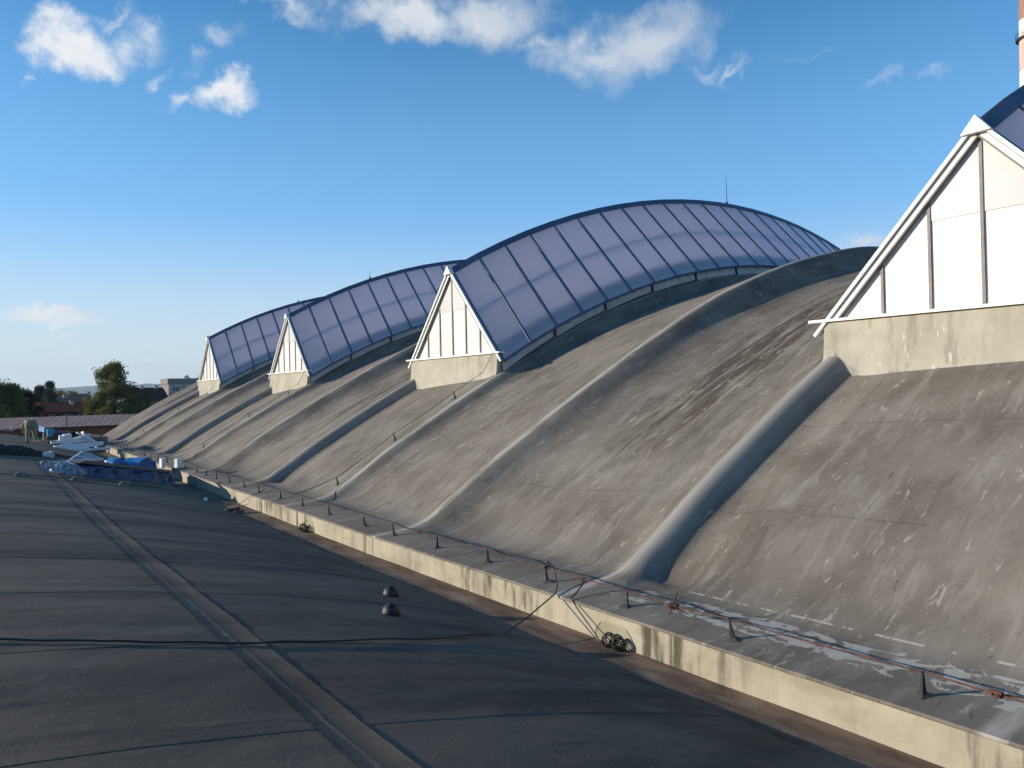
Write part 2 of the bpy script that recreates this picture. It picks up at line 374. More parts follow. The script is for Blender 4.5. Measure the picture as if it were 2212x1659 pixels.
def fbm(x, y, z=0, o=4): return mnoise.fractal(Vector((x, y, z)), 1.0, 2.0, o)
def nz3(v, s=1): return mnoise.noise_vector(Vector(v) * s)

# ================================================================== the setting
def sx(y): return .016 * max(0.0, y - 13.0)        # both roofs run a touch askew to the far end
def dark_z(x, y):
    u = x - sx(y)
    return 1.5 - .0165 * (u + 4) ** 2 if u < 5.38 else 0.0
ARCH = np.array([(5.98, .365), (6.6, .415), (7.0, .47), (7.38, .645), (8.47, 1.35), (9.53, 1.97), (10.73, 2.65), (12.1, 3.37), (14.46, 4.54), (16.23, 5.28), (19.4, 6.28), (22.77, 6.94), (25.95, 7.16)])
MIDX = 25.95
def pchip(xk, yk, x):
    h = np.diff(xk); d = np.diff(yk) / h; m = np.zeros_like(yk)
    m[0], m[-1] = d[0], d[-1]
    for i in range(1, len(yk) - 1):
        w1, w2 = 2 * h[i] + h[i - 1], h[i] + 2 * h[i - 1]
        m[i] = 0 if d[i - 1] * d[i] <= 0 else (w1 + w2) / (w1 / d[i - 1] + w2 / d[i])
    i = np.clip(np.searchsorted(xk, x) - 1, 0, len(h) - 1); t = (x - xk[i]) / h[i]
    return (2 * t**3 - 3 * t**2 + 1) * yk[i] + (t**3 - 2 * t**2 + t) * h[i] * m[i] + (-2 * t**3 + 3 * t**2) * yk[i + 1] + (t**3 - t**2) * h[i] * m[i + 1]
SEC = [(3.1, -.22), (2.75, -.09), (2.5, -.03), (2.42, .04), (2.32, .055), (2.24, .025), (2.16, -.07), (2.04, -.25), (1.96, -.30), (1.7, -.32), (0, -.22), (-2.1, -.06), (-2.48, .02), (-2.58, .01), (-2.64, -.02), (-2.92, -.29), (-3.15, -.36), (-3.8, -.36), (-5.4, -.16), (-7.05, .11), (-7.42, .18), (-7.53, .185), (-7.57, .17), (-8.1, -.30), (-8.45, -.42), (-9.2, -.49), (-10.6, -.38), (-11.5, -.23)]
pts = []
for yk in BAYS: pts += [(yk + a, b) for a, b in SEC]
pts += [(BAYS[-1] + 5.2, .0), (BAYS[-1] + 5.0, -.12), (BAYS[-1] + 4.0, -.2), (BAYS[-1] + 5.4, .05), (BAYS[-1] + 6.6, -.02), (BAYS[-1] + 7.6, .16), (BAYS[-1] + 7.75, .16)]
pts = [p for p in pts if p[0] > -21]; pts.sort()
SY = np.array([p[0] for p in pts]); SZ = np.array([p[1] for p in pts])
def sst(a, b, x): t = np.clip((x - a) / (b - a), 0, 1); return t * t * (3 - 2 * t)
def vault_z(u, y):
    u = np.asarray(u, float); y = np.asarray(y, float)
    uu = np.minimum(u, 2 * MIDX - u)
    a = pchip(ARCH[:, 0], ARCH[:, 1], uu); s = pchip(SY, SZ, y)
    amp = sst(6.45, 7.7, uu) * (.58 + .54 * sst(8, 17, uu))
    rib = sst(6.95, 7.45, uu); loc = np.minimum.reduce([np.abs(y - yk - 2.2) for yk in BAYS])
    amp = amp + np.maximum(0, rib * .9 - amp) * (1 - sst(.4, 1.0, loc))
    return a + s * amp
def vz(x, y): return float(vault_z(x - sx(y), y))

# --- ground far below the roofs
g = MB(); g.add([(-9000, -9000, -6), (9000, -9000, -6), (9000, 9000, -6), (-9000, 9000, -6)], [(0, 1, 2, 3)])
tag(g.build('ground', simple('town_ground', (.06, .07, .04), .9, 0, .5, .02, 0, False)), kind='structure')

# --- the vaulted hall
Y0, Y1 = -17.0, 57.85
hall = thing('vaulted_hall', (6.0, 20.0, -6.0), 'long hall with wavy grey barrel-vaulted roof behind a cream parapet', 'building')
ys = sorted(set([round(float(v), 3) for v in np.concatenate([np.arange(Y0, -2, .3), np.arange(-2, 24, .1), np.arange(24, Y1, .16), SY[(SY > Y0) & (SY < Y1)], [Y1]] + [yk + np.array([2.6, 2.56, 2.46, 2.38, 2.35, 2.28, 2.2, 2.12, 2.08, 1.9, 1.8, -2.53, -2.63, -2.75, -2.85, -2.94, -3.12, -3.22, -7.47, -7.59, -7.7, -7.8, -7.95, -8.1, -8.4]) for yk in BAYS[1:]])]))
us = np.concatenate([np.arange(5.985, 9, .12), np.arange(9, 17, .2), np.arange(17, 35, .3), np.arange(35, 2 * MIDX - 5.985 + .01, .35)])
YY = np.array(ys); Zg = np.array([vault_z(u, YY) for u in us]); SXY = .016 * np.maximum(0, YY - 13)
verts = []
for i, u in enumerate(us):
    for j, y in enumerate(ys):
        am = min(1, max(0, (u - 6.3) / 1.5))
        b = (.004 * mnoise.noise(Vector((u * .5, y * .8, 0))) + .0035 * mnoise.noise(Vector((u * 2.0, y * 3.5, 5)))) * (.25 + .75 * am) if y < 30 else 0
        verts.append((u + SXY[j], y, Zg[i, j] + b))
vm = MB(); vm.grid(verts, len(us), len(ys))
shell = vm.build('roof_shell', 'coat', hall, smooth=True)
lip = MB()                                         # drip lip of the coating over the parapet face
lp = [(5.985 + sx(y) , y) for y in ys[::3] + [Y1]]
lip.grid([(x + dx, y, z + .004 * mnoise.noise(Vector((0, y * 4, 0)))) for dx, z in ((.0, .364), (-.012, .350), (-.010, .333), (.02, .328)) for x, y in lp], 4, len(lp))
lip.build('ledge_edge', 'coat', hall, smooth=True)
pw = MB()
yy = [Y0] + list(np.arange(-16, 51, 1.0)) + [51.0]
pw.grid([(6.0 + sx(y) + dx, y, z) for dx, z in ((0, -.05), (0, .335), (.12, .345), (.12, -6), (1.2, -6)) for y in yy], 5, len(yy))
pw.build('parapet_wall', 'parapet', hall)
ew = MB()                                          # end wall under the far edge of the vault, and long rear wall
xx = list(np.arange(6.1, 45.8, .6))
ew.grid([(x + sx(Y1 - .02), Y1 - .02, z) for z in (0, 1) for x in xx], 2, len(xx))
ew.v = [(v[0], v[1], -6 if i < len(xx) else vz(v[0], Y1 - .02) - .03) for i, v in enumerate(ew.v)]
ew.build('end_wall', 'parapet', hall)
rw = MB().box((46.6, 20.4, -2.9), (.3, 74.5, 6.2)); rw.build('rear_wall', 'parapet', hall)
# drain niches in the parapet: shallow arched recess outlined by a bead
def niche(yc):
    prof = [(-.31, -.02), (-.31, .05), (-.28, .14), (-.20, .215), (-.1, .235), (.12, .235), (.21, .22), (.29, .14), (.31, .06), (.31, -.02)]
    a = [(5.996 + sx(yc), yc + q, z) for q, z in prof]
    m = MB().prism(a, (.02, 0, 0)); o = m.build('drain_niche', MAT['niche'], hall)
    MB().tube([(5.994 + sx(yc), yc + q, z) for q, z in prof], .007, 5).build('niche_bead', 'parapet', o, loc=hall.location)
    return o
MAT['niche'] = render_material('stained_niche_render', (.34, .31, .22), 1.0)
for yc in (6.42, 15.9, 36.8):
    niche(yc)

# --- the neighbouring shallow roof we stand on
nb = thing('neighbouring_building', (-4.0, 20.0, -6.0), 'neighbouring building with dark bitumen sheet roof falling to a brown gutter', 'building')
XS = list(np.arange(-22, -2, 1.0)) + list(np.arange(-2, 5.2, .16)) + [5.2, 5.3, 5.38]
def und(x, y): 
    k = min(1, max(0, (x + 6) / 4))
    return (.016 * mnoise.noise(Vector((x * .22, y * .35, 1))) + .005 * mnoise.noise(Vector((x * .6 + y * .2, y * 1.5, 4))) + .004 * mnoise.noise(Vector((x * 2, y * 4, 9)))) * k
EDG = [-6.0, -3.95, -1.9, .2, 2.28, 4.30, 6.24]
while EDG[-1] < 53: EDG.append(EDG[-1] + 2.0)
def roof_top(x, y):                                # walkable height of the bitumen roof
    u = x - sx(y)
    if u > 5.38: return 0.0
    return dark_z(x, y) + und(u, y) + .004
for i in range(len(EDG) - 1):                      # each sheet lies a few millimetres over the one before
    a, b = EDG[i], EDG[i + 1] + .06
    ny = 14 if a < 20 else 7
    q = []
    for k in range(ny + 1):
        y = a + (b - a) * k / ny; lift = .0035 * (1 - k / ny)
        for x in XS:
            wob = .012 * mnoise.noise(Vector((x * 1.2, a, 0))) if k in (0,) else 0
            q.append((x + sx(y), y + wob, dark_z(x + sx(y), y) + und(x, y) + lift))
    m = MB(); m.grid(q, ny + 1, len(XS))
    e = [(x + sx(a), a + .012 * mnoise.noise(Vector((x * 1.2, a, 0))), dark_z(x + sx(a), a) + und(x, a)) for x in XS]
    m.grid([(p[0], p[1], p[2] + .0035) for p in e] + [(p[0], p[1], p[2] - .02) for p in e], 2, len(XS))
    m.build('bitumen_sheet', 'bitumen', nb, smooth=False)
def strip(u0, u1, lift, name, mat):                # welded strip along the roof
    m = MB(); yy = list(np.arange(-4, 24, .12)) + list(np.arange(24, 53, .5)); q = []
    for y in yy:
        a = u0 + .018 * mnoise.noise(Vector((y * .9, u0, 3))) + .006 * mnoise.noise(Vector((y * 6, u0, 3)))
        b = u1 + .018 * mnoise.noise(Vector((y * .8, u1, 7))) + .006 * mnoise.noise(Vector((y * 6, u1, 3)))
        for k, (x, dz) in enumerate(((a, .004), (a + .008, lift), ((a + b) / 2, lift + .004), (b - .008, lift), (b, .004))):
            q.append((x + sx(y), y, dark_z(x + sx(y), y) + und(x, y) + .004 + dz + .003 * mnoise.noise(Vector((y * 3, x * 5, 0)))))
    m.grid(q, len(yy), 5); return m.build(name, mat, nb, smooth=True)
strip(1.66, 1.96, .002, 'welded_strip', 'bitumen')
strip(1.735, 1.79, .004, 'strip_ridge', 'bitumen')
yy = list(np.arange(-6, 26, .2)) + list(np.arange(26, 54.1, 1)); q = []
for y in yy:
    for u in np.linspace(5.34, 6.01, 8):
        e = max(0, (5.62 - u)) * .2
        q.append((u + sx(y), y, .006 + .010 * mnoise.noise(Vector((u * 3, y * .9, 2))) + .006 * mnoise.noise(Vector((u * 9, y * 5, 2))) + e * .3 - .004))
gm = MB(); gm.grid(q, len(yy), 8); gm.build('gutter', 'gutter', nb, smooth=True)
bw = MB().box((-8, 53.95, -2.6), (27.5, .1, 6.6)); bw.build('end_wall', 'parapet', nb)

# ================================================================== skylight lanterns
SKR, SKC, SKZ = 27.62, 25.95, -17.24
TH = [R(-29.9 + 59.8 / 26 * i) for i in range(27)]
RX = [SKC + SKR * math.sin(t) for t in TH]; RZ = [SKZ + SKR * math.cos(t) for t in TH]
HW, HH = 2.70, 2.96                                # half width and height of the glazed tent
def skylight(yc, label, lo, near=False):
    ox = sx(yc)
    T = thing('skylight_lantern', (12.05 + ox, yc, 3.3), label, 'skylight', 'arched skylight lanterns on the vault')
    def pt(i, s, f, out=0.0):                      # bar line i, side s (+1/-1), f 0 ridge .. 1 eave, offset outwards
        n = Vector((0, s * HH, HW)).normalized()
        return Vector((RX[i] + ox, yc + s * HW * f, RZ[i] - HH * f)) + n * out
    for s in (-1, 1):
        for i in range(26):
            e = .03 / (RX[i + 1] - RX[i])
            def pq(k, f, out):
                a, b = pt(i, s, f, out), pt(i + 1, s, f, out); return a.lerp(b, k)
            dz = random.uniform(-.004, .004)
            c = [(e, .035), (1 - e, .035), (1 - e, .985), (e, .985)]
            m = MB().hexa([pq(k, f, dz) for k, f in c] + [pq(k, f, dz + .016) for k, f in c]); m.f = m.f[1:]; m.build('glazing_pane', 'glass', T)
        for i in range(27):
            a, b = pt(i, s, .02, .02), pt(i, s, 1.0, .02)
            MB().bar(a, b, .085, .05, (0, s * HH, HW)).build('glazing_bar', 'bar', T)
        for i in range(26):                        # eave trim
            MB().bar(pt(i, s, 1.0, .012), pt(i + 1, s, 1.0, .012), .06, .045, (0, s * HH, HW)).build('eave_trim', 'bar', T)
        MB().tube([pt(i, s, .5, -.05) for i in range(27)], .045, 6).build('purlin', 'bar', T)
        for i in range(0, 26, 2):                  # flashing of the curb, in lengths with open joints
            if i + 2 > 26: break
            y = yc + s * 2.55; q = []
            xa, xb = RX[i] + ox + .06, RX[i + 2] + ox - .08
            for x, zr in ((xa, RZ[i]), ((RX[i + 1] + ox), RZ[i + 1]), (xb, RZ[i + 2])):
                zt = zr - HH + .10; zb = zr - HH - .27
                q += [(x, y, zt), (x, y + s * .06, zb)]
            MB().add(q, [(0, 1, 3, 2), (2, 3, 5, 4)]).build('curb_flashing', 'offwhite', T)
            if near:
                bt = MB()
                for k in (.25, .6): 
                    x = xa + (xb - xa) * k; zz = RZ[i] + (RZ[i + 2] - RZ[i]) * k - HH - .05
                    bt.box((x, y + s * .04, zz), (.035, .03, .035))
                bt.build('flashing_bolts', 'steel', T)
        m = MB(); yk = yc + s * 2.46               # coated upstand behind the flashing
        m.grid([(RX[i] + ox, y_, z) for i in range(27) for y_, z in ((yk, vz(RX[i] + ox, yk) - .7), (yk, RZ[i] - HH + .1), (yc + s * 2.24, RZ[i] - HH + .42))], 27, 3)
        m.build('side_curb', 'coat', T)
    m = MB(); m.grid([(RX[i] + ox, yc + y, RZ[i] - HH + .05) for i in range(27) for y in (-2.44, 2.44)], 27, 2)
    m.build('bounce_sheet', 'white', T)  # white sheet added inside to bounce light onto the panes
    for i in range(26):                            # ridge capping
        m = MB()
        for s in (-1, 1):
            m.hexa([pt(i, s, 0, .03), pt(i + 1, s, 0, .03), pt(i + 1, s, .058, .03), pt(i, s, .058, .03), pt(i, s, 0, .065), pt(i + 1, s, 0, .065), pt(i + 1, s, .058, .065), pt(i, s, .058, .065)])
        m.build('ridge_cap', 'cap', T)
    for end in (0, 26):                            # the two glazed gables
        d = -1 if end == 0 else 1; x0 = RX[end] + ox; zr = RZ[end]; zs = zr - HH + .30
        G = MB().box((x0 + d * .02, yc + .06, zs - .035), (.22, 2 * HW + .05, .045)).build('gable_sill', 'white', T)
        rake = lambda y, o=0: zr - abs(y) * HH / HW - o
        ml = [-2.28, -1.52, -.76, 0, .76, 1.52, 2.28]; ed = [-2.46] + ml + [2.46]
        for k in range(8):
            a, b = ed[k] + .022, ed[k + 1] - .022
            za, zb = rake(a, .17), rake(b, .17)
            xg = x0 - d * .05; poly = []
            def pane(p, mt): MB().prism([(xg, yc + y, z) for y, z in p], (d * .014, 0, 0)).build('gable_pane', mt, T)
            if za < zs + .04 or zb < zs + .04:
                if a < 0: pane([(b, zs), (b, max(zb, zs + .02)), (a + (b - a) * max(0, (zs - za) / (zb - za + 1e-6)), zs)], 'gable')
                else: pane([(a, zs), (b - (b - a) * max(0, (zs - zb) / (za - zb + 1e-6)), zs), (a, max(za, zs + .02))], 'gable')
            elif k in (3, 4):
                zm = zs + 1.36
                pane([(a, zs), (b, zs), (b, zm), (a, zm)], 'gable'); xg += d * .012
                pane([(a, zm + .004), (b, zm + .004), (b, zb), (a, za)], 'gable_top')
            else: pane([(a, zs), (b, zs), (b, zb), (a, za)], 'gable')
        for y in ml:
            zt = rake(y, .14) if abs(y) > .1 else zr - .22
            MB().box((x0 - d * .035, yc + y, (zs + zt) / 2), (.06, .046, zt - zs)).build('gable_mullion', 'mull', T)
        for s in (-1, 1):
            for nm, o, w, xo, mt in (('rake_board', .01, .055, .05, 'white'), ('rake_frame', .115, .075, .0, 'white'), ('rake_gasket', .185, .022, .006, 'mull')):
                n = Vector((0, s * HH, HW)).normalized()
                a = Vector((x0 + d * xo, yc, zr + .02)) - n * o * .75; b = Vector((x0 + d * xo, yc + s * HW, zr - HH + .02)) - n * o * .75
                if nm != 'rake_board': b = a.lerp(b, .90)
                MB().bar(a, b, .10, w, n).build(nm, mt, T)
        m = MB()
        p = [(x0 + d * .15, yc - .21, zr - .16), (x0 + d * .15, yc + .21, zr - .16), (x0 + d * .15, yc, zr + .10)]
        m.prism(p, (-d * .16, 0, 0)); m.build('apex_cap', 'white', T)
        if end == 0:                               # rendered upstand closing the lantern towards the parapet
            q = []
            for k in range(25):
                y = yc - 2.52 + 5.04 * k / 24
                xb = x0 - .13; zb = vz(xb, y) - .06
                q += [(xb - .05, y, zb), (xb + .02, y, zb + .12), (x0 - .06, y, zs - .08), (x0 - .05, y, zs - .062), (x0 + .25, y, zs - .062), (x0 + .25, y, zb)]
            m = MB(); m.grid(q, 25, 6); n6 = 6; m.f += [tuple(range(6))[::-1], tuple(range(24 * 6, 25 * 6))]
            m.build('front_curb', 'curb', T, smooth=False)
        else:
            MB().box((x0 + .05, yc, zs - .6), (.3, 5.0, 1.08)).build('rear_curb', 'curb', T)
    return T
SKL = [(5.0, 'white gabled skylight lantern on the splashed curb above the peeling ledge', True),
       (20.1, 'big arched skylight lantern with lavender panes crowned by the tall lightning rod', True),
       (35.15, 'second smaller-looking arched skylight lantern with a short rod on its ridge', False),
       (50.2, 'arched skylight lantern at the far end, beside the grey apartment block', False)]
for yc, lb, nr in SKL: skylight(yc, lb, 0, nr)

# ================================================================== lightning conductors
MAT['footm'] = simple('grey_holder_foot', (.085, .075, .068), .85, 0, .4, 20)
def holder(label, group):                          # pyramid foot, tapered stem, hook
    T = thing('conductor_holder', (0, 0, 0), label, 'bracket', group)
    m = MB().add([(-.075, -.07, 0), (.075, -.07, 0), (.075, .07, 0), (-.075, .07, 0), (-.022, -.022, .028), (.022, -.022, .028), (.022, .022, .028), (-.022, .022, .028)], [(0, 1, 5, 4), (1, 2, 6, 5), (2, 3, 7, 6), (3, 0, 4, 7), (4, 5, 6, 7), (3, 2, 1, 0)])
    m.build('foot', MAT['footm'], T)
    m = MB().hexa([(-.018, -.022, .03), (.018, -.022, .03), (.018, .022, .03), (-.018, .022, .03), (-.008, .006, .185), (.008, .006, .185), (.008, .022, .185), (-.008, .022, .185)])
    m.build('stem', 'steel', T)
    m = MB().tube([(0, .014, .18), (-.006, .014, .194), (-.004, .014, .203), (.01, .014, .205), (.014, .014, .196)], .005, 5); m.build('hook', 'steel', T)
    return T
H0 = holder('dark lightning conductor holder on the ledge behind the cream parapet', 'conductor holders along the ledge')
hy = [1.5, 3.1, 4.95, 6.46, 7.94, 9.41, 10.83, 12.33, 13.56, 15.39, 17.02, 18.58, 20.21, 21.76, 23.24, 24.7, 26.1, 27.4, 29.1, 30.7, 32.4, 34.0, 35.6, 37.2, 38.1, 39.0, 40.5, 42.0, 43.3, 44.4, 45.6, 46.7, 47.7, 49.2]
wire_pts = []
NEARL = {3.1: 'dark conductor holder on the peeling ledge beside the flat rusty clamp', 4.95: 'dark conductor holder on the ledge amid the pale patches, beside the upright red rod', 6.46: 'dark conductor holder on the ledge above the near stained niche',
         7.94: 'dark conductor holder on the ledge where the black cable loops up', 10.83: 'dark conductor holder on the ledge at the foot of the roof crease', 49.2: 'last conductor holder at the far end of the ledge wire', 17.02: 'dark conductor holder on the ledge at the foot of the tall-rod lantern rib'}
for i, y in enumerate(hy):
    x = 6.26 + sx(y) + random.uniform(-.03, .04)
    o = H0 if i == 0 else copy_tree(H0)
    o.location = (x, y, vz(x, y) - .004); o.rotation_euler = (random.uniform(-.13, .13), random.uniform(-.16, .06), random.uniform(-.7, .7))
    if round(y, 2) in NEARL: o['label'] = NEARL[round(y, 2)]
    wire_pts.append((x + .004, y + .014, vz(x, y) + .192))
full = [(wire_pts[0][0] + .05, -3, wire_pts[0][2] + .0)]
for a, b in zip(wire_pts, wire_pts[1:]):
    full.append(a); full.append(((a[0] + b[0]) / 2 + random.uniform(-.02, .02), (a[1] + b[1]) / 2, (a[2] + b[2]) / 2 - random.uniform(.004, .03)))
full += [wire_pts[-1], (wire_pts[-1][0], 50.5, wire_pts[-1][2])]
w = MB().tube(full, .007, 6).build('ledge_conductor', 'rust', loc=(6.3, 10, .6))
tag(w, 'rusty red lightning conductor wire strung along the ledge above the parapet', 'wire')
def wire_at(y):
    for a, b in zip(full, full[1:]):
        if a[1] <= y <= b[1]:
            t = (y - a[1]) / (b[1] - a[1]); return Vector(a).lerp(Vector(b), t)
for y, lb, rot, sc in ((5.72, 'rusty red cross clamp with upright rod on the ledge conductor', .5, 1.0), (2.55, 'flat rusty clamp joining two red wires over the peeling ledge', 0, .8), (7.25, 'dark clamp where the bent down-cable meets the ledge conductor', .2, .6), (7.95, 'small clamp at the looped end of the black roof cable', .9, .6), (11.4, 'rusty red clamp on the ledge conductor below the roof crease', .4, .7), (14.6, 'small dark clamp lying on the ledge conductor beyond the crease', .2, .5)):
    p = wire_at(y); T = thing('conductor_clamp', p, lb, 'clamp')
    q = Matrix.Rotation(rot, 3, 'Z')
    MB().box(p + Vector((.016, 0, 0)) * sc, Vector((.022, .10, .06)) * sc, q).build('clamp_plate', 'rust', T)
    MB().box(p - Vector((.016, 0, 0)) * sc, Vector((.022, .10, .06)) * sc, q).build('clamp_plate', 'rust', T)
    for d in (-.03, .03): MB().tube([p + q @ Vector((-.045, d, .0)) * sc, p + q @ Vector((.045, d, 0)) * sc], .011 * sc, 6).build('clamp_bolt', 'rust', T)
    if y == 5.72: MB().tube([p + Vector((-.03, .03, -.09)), p + Vector((.03, -.03, .15))], .009, 6).build('rod', 'rust', T)
    if y == 2.55: MB().tube([p, p + Vector((.25, -.5, .0)), p + Vector((.55, -1.4, .1))], .0075, 6).build('branch_wire', 'rust', T)

# conductors climbing the rib to each lantern
for k, (yc, nm, lows) in enumerate(((20.1, 'the tall-rod lantern', (7.5, 9.1, 10.95)), (35.15, 'the short-rod lantern', (7.8, 9.7, 11.4)), (50.2, 'the far-end lantern', (8.0, 9.9, 11.55)))):
    y = yc - 2.17; pl = []
    for j, u in enumerate(lows):
        x = u + sx(y); o = copy_tree(H0)
        o['label'] = ('lowest', 'middle', 'topmost')[j] + ' conductor holder on the vault rib leading up to ' + nm; o['group'] = 'holders on the rib below ' + nm
        o.location = (x, y, vz(x, y) - .004); o.rotation_euler = (0, random.uniform(-.3, -.1), random.uniform(-.3, .3))
        pl.append(Vector((x - .03, y + .014, vz(x, y) + .18)))
    st = wire_at(y - .3) if y < 48 else Vector((6.9, y - .3, .62))
    e = Vector((12.0 + sx(yc), yc - 2.45, 4.0)); m1 = Vector((11.75 + sx(yc), yc - 2.3, 3.45))
    path = [st, st.lerp(pl[0], .5) - Vector((0, 0, .02)), pl[0], pl[0].lerp(pl[1], .5) - Vector((0, 0, .04)), pl[1], pl[1].lerp(pl[2], .5) - Vector((0, 0, .03)), pl[2], m1, m1 + Vector((.12, -.03, .2)), e, e + Vector((.15, -.12, .08))]
    w = MB().tube(path, .0075 if k == 0 else .009, 6).build('rib_conductor', 'wire', loc=tuple(st))
    tag(w, 'dark conductor wire climbing the vault rib to ' + nm, 'wire')
for yc, x, h, lb in ((20.1, 25.6, 1.15, 'tall thin lightning rod on the crown of the big skylight'), (35.15, 16.75, .45, 'short lightning rod on the second skylight ridge'), (50.2, 18.6, .25, 'tiny lightning rod on the far skylight ridge')):
    z = SKZ + math.sqrt(SKR ** 2 - (x - sx(yc) - SKC) ** 2)
    T = thing('lightning_rod', (x, yc, z), lb, 'rod')
    MB().tube([(x, yc, z + .02), (x - .005, yc, z + h * .6), (x - .01, yc, z + h)], [.016, .012, .006], 6).build('rod', 'rust', T)
    MB().lathe([(.0, .02), (.05, .02), (.05, .09), (.02, .11), (0, .11)], 8, (x, yc, z + .02)).build('rod_socket', 'steel', T)

# ------------------------------------------------------------------ cables over the dark roof
def on_roof(pts, h): return [(x, y, roof_top(x, y) + h) for x, y in pts]
base = []
cps = [(-6, 7.6), (-3, 7.1), (.2, 6.52), (.9, 6.32), (1.75, 6.16), (2.5, 6.22), (3.7, 6.46), (4.6, 6.9)]
for a, b in zip(cps, cps[1:]):
    for t in np.arange(0, 1, .1): base.append((a[0] + (b[0] - a[0]) * t, a[1] + (b[1] - a[1]) * t + .012 * math.sin(9 * (a[0] + t))))
q = on_roof(base, .018) + [(4.95, 7.15, .14), (5.4, 7.27, .23), (5.97, 7.43, .385), (6.1, 7.55, .42), (6.27, 7.8, .52), (6.33, 7.95, .60), (6.28, 7.98, .64)]
tag(MB().tube(q, .009, 6).build('roof_cable', 'rubber', loc=(1, 6.3, 1)), 'black cable lying across the near bitumen roof and looping over the parapet', 'cable')
q = [(6.27, 7.25, .57), (6.22, 7.2, .5), (6.08, 7.17, .42), (5.975, 7.14, .385), (5.95, 7.0, .30), (5.9, 6.62, .09), (5.86, 6.5, .04)]
tag(MB().tube(q, .0095, 6).build('down_cable', 'rubber', loc=(5.98, 7.1, .38)), 'thin cable hanging down the parapet face to the wire balls', 'cable')
q = on_roof([(-3, 22.0), (-1, 22.1), (1.2, 22.16), (2.42, 22.42), (3.58, 22.88), (4.6, 23.3)], .05)
tag(MB().tube(q, .010, 5).build('block_cable', 'rubber', loc=(2, 22.3, .9)), 'thin cable held by concrete blocks in front of the blue tarpaulin stack', 'cable')
q = [(5.35 + sx(21.6), 22.6, .05), (5.6 + sx(21), 21.9, .03), (5.85 + sx(21), 20.6, .1), (5.98 + sx(20.2), 20.0, .37), (6.2 + sx(20), 19.9, .44), (6.3 + sx(20), 19.9, .55)]
tag(MB().tube(q, .008, 5).build('gutter_cable', 'rubber', loc=(5.7, 21, .1)), 'thin cable rising from the gutter over the parapet near the timber scrap', 'cable')
MAT['concrete'] = simple('concrete_block', (.17, .16, .145), .9, 0, .35, 8, .3)
for i, (x, y, r) in enumerate(((1.19, 22.1, .1), (2.42, 22.4, .5), (3.58, 22.86, .2))):
    z = roof_top(x, y); T = thing('cable_block', (x, y, z), ('small concrete block on the thin cable, left of the welded strip', 'small concrete block in front of the crumpled plastic film', 'small concrete block in front of the blue tarpaulin flank')[i], 'block', 'concrete blocks on the thin cable')
    a = [(-.17, -.1), (.17, -.1), (.17, .1), (-.17, .1)]
    m = MB().hexa([(x + p, y + q_, z - .01) for p, q_ in a] + [(x + p * .62, y + q_ * .62, z + .10) for p, q_ in a]); m.build('block_body', 'concrete', T)
    MB().bar((x - .03, y - .07, z + .108), (x - .03, y + .07, z + .108), .03, .02).build('block_clip', 'steel', T)
for x, y, r, lb in ((.87, 6.20, .075, 'pale round pad under the black cable, left of the welded strip'), (2.42, 6.17, .06, 'pale round pad beside the black cable, right of the welded strip')):
    z = roof_top(x, y); sl_ = -.033 * (x + 4)
    m = MB().lathe([(0, .016), (r * .8, .016), (r, .006), (r, -.01)], 18); 
    o = m.build('cable_pad', 'concrete', loc=(x, y, z)); o.rotation_euler = (0, -math.atan(sl_), 0); o.scale = (1.15, .8, 1)
    tag(o, lb, 'pad')

# dome vents
for x, y, lb in ((4.43, 8.88, 'black dome roof vent nearer the cream parapet'), (3.79, 7.6, 'black dome roof vent standing farther from the parapet, close to the cable')):
    z = roof_top(x, y); T = thing('dome_vent', (x, y, z), lb, 'vent', None)
    MB().lathe([(.115, -.04), (.115, .01), (.09, .014), (.09, .028), (.088, .03)], 24, (x, y, z)).build('flange', 'black', T, smooth=False)
    MB().lathe([(.096, .026), (.093, .044), (.081, .076), (.06, .10), (.032, .115), (.011, .121), (.011, .14), (0, .14)], 24, (x, y, z)).build('dome', 'black', T, smooth=True)
    MB().lathe([(.098, .02), (.102, .028), (.098, .036)], 24, (x, y, z)).build('rim', 'black', T, smooth=True)

# wire balls that keep leaves out of the outlets
def wire_ball(p, r, lb, seed):
    rr = random.Random(seed); T = thing('outlet_guard', p, lb, 'drain guard', None); P0 = Vector(p)
    for k in range(15):
        ax = Vector((rr.gauss(0, 1), rr.gauss(0, 1) * .5, rr.gauss(0, .35))).normalized(); a = ax.orthogonal().normalized(); b = ax.cross(a)
        off = ax * rr.uniform(-.35, .35) * r; rad = math.sqrt(max(.2, 1 - (off.length / r) ** 2)) * r
        MB().tube([P0 + Vector((0, 0, r)) + off + (a * math.cos(t) + b * math.sin(t)) * rad for t in np.linspace(0, 6.2832, 17)], .0045, 4).build('wire_hoop', 'black', T)
wire_ball((5.90, 6.40, .0), .082, 'black wire ball at the parapet outlet, the one touching the down-cable', 1)
wire_ball((5.895, 6.245, .0), .078, 'black wire ball at the parapet outlet, under the stained niche arch', 2)
wire_ball((5.88 + sx(15.8), 15.95, .0), .085, 'wire ball at the second outlet along the gutter, larger one', 3)
wire_ball((5.89 + sx(15.8), 15.78, .0), .07, 'wire ball at the second outlet along the gutter, smaller one', 4)

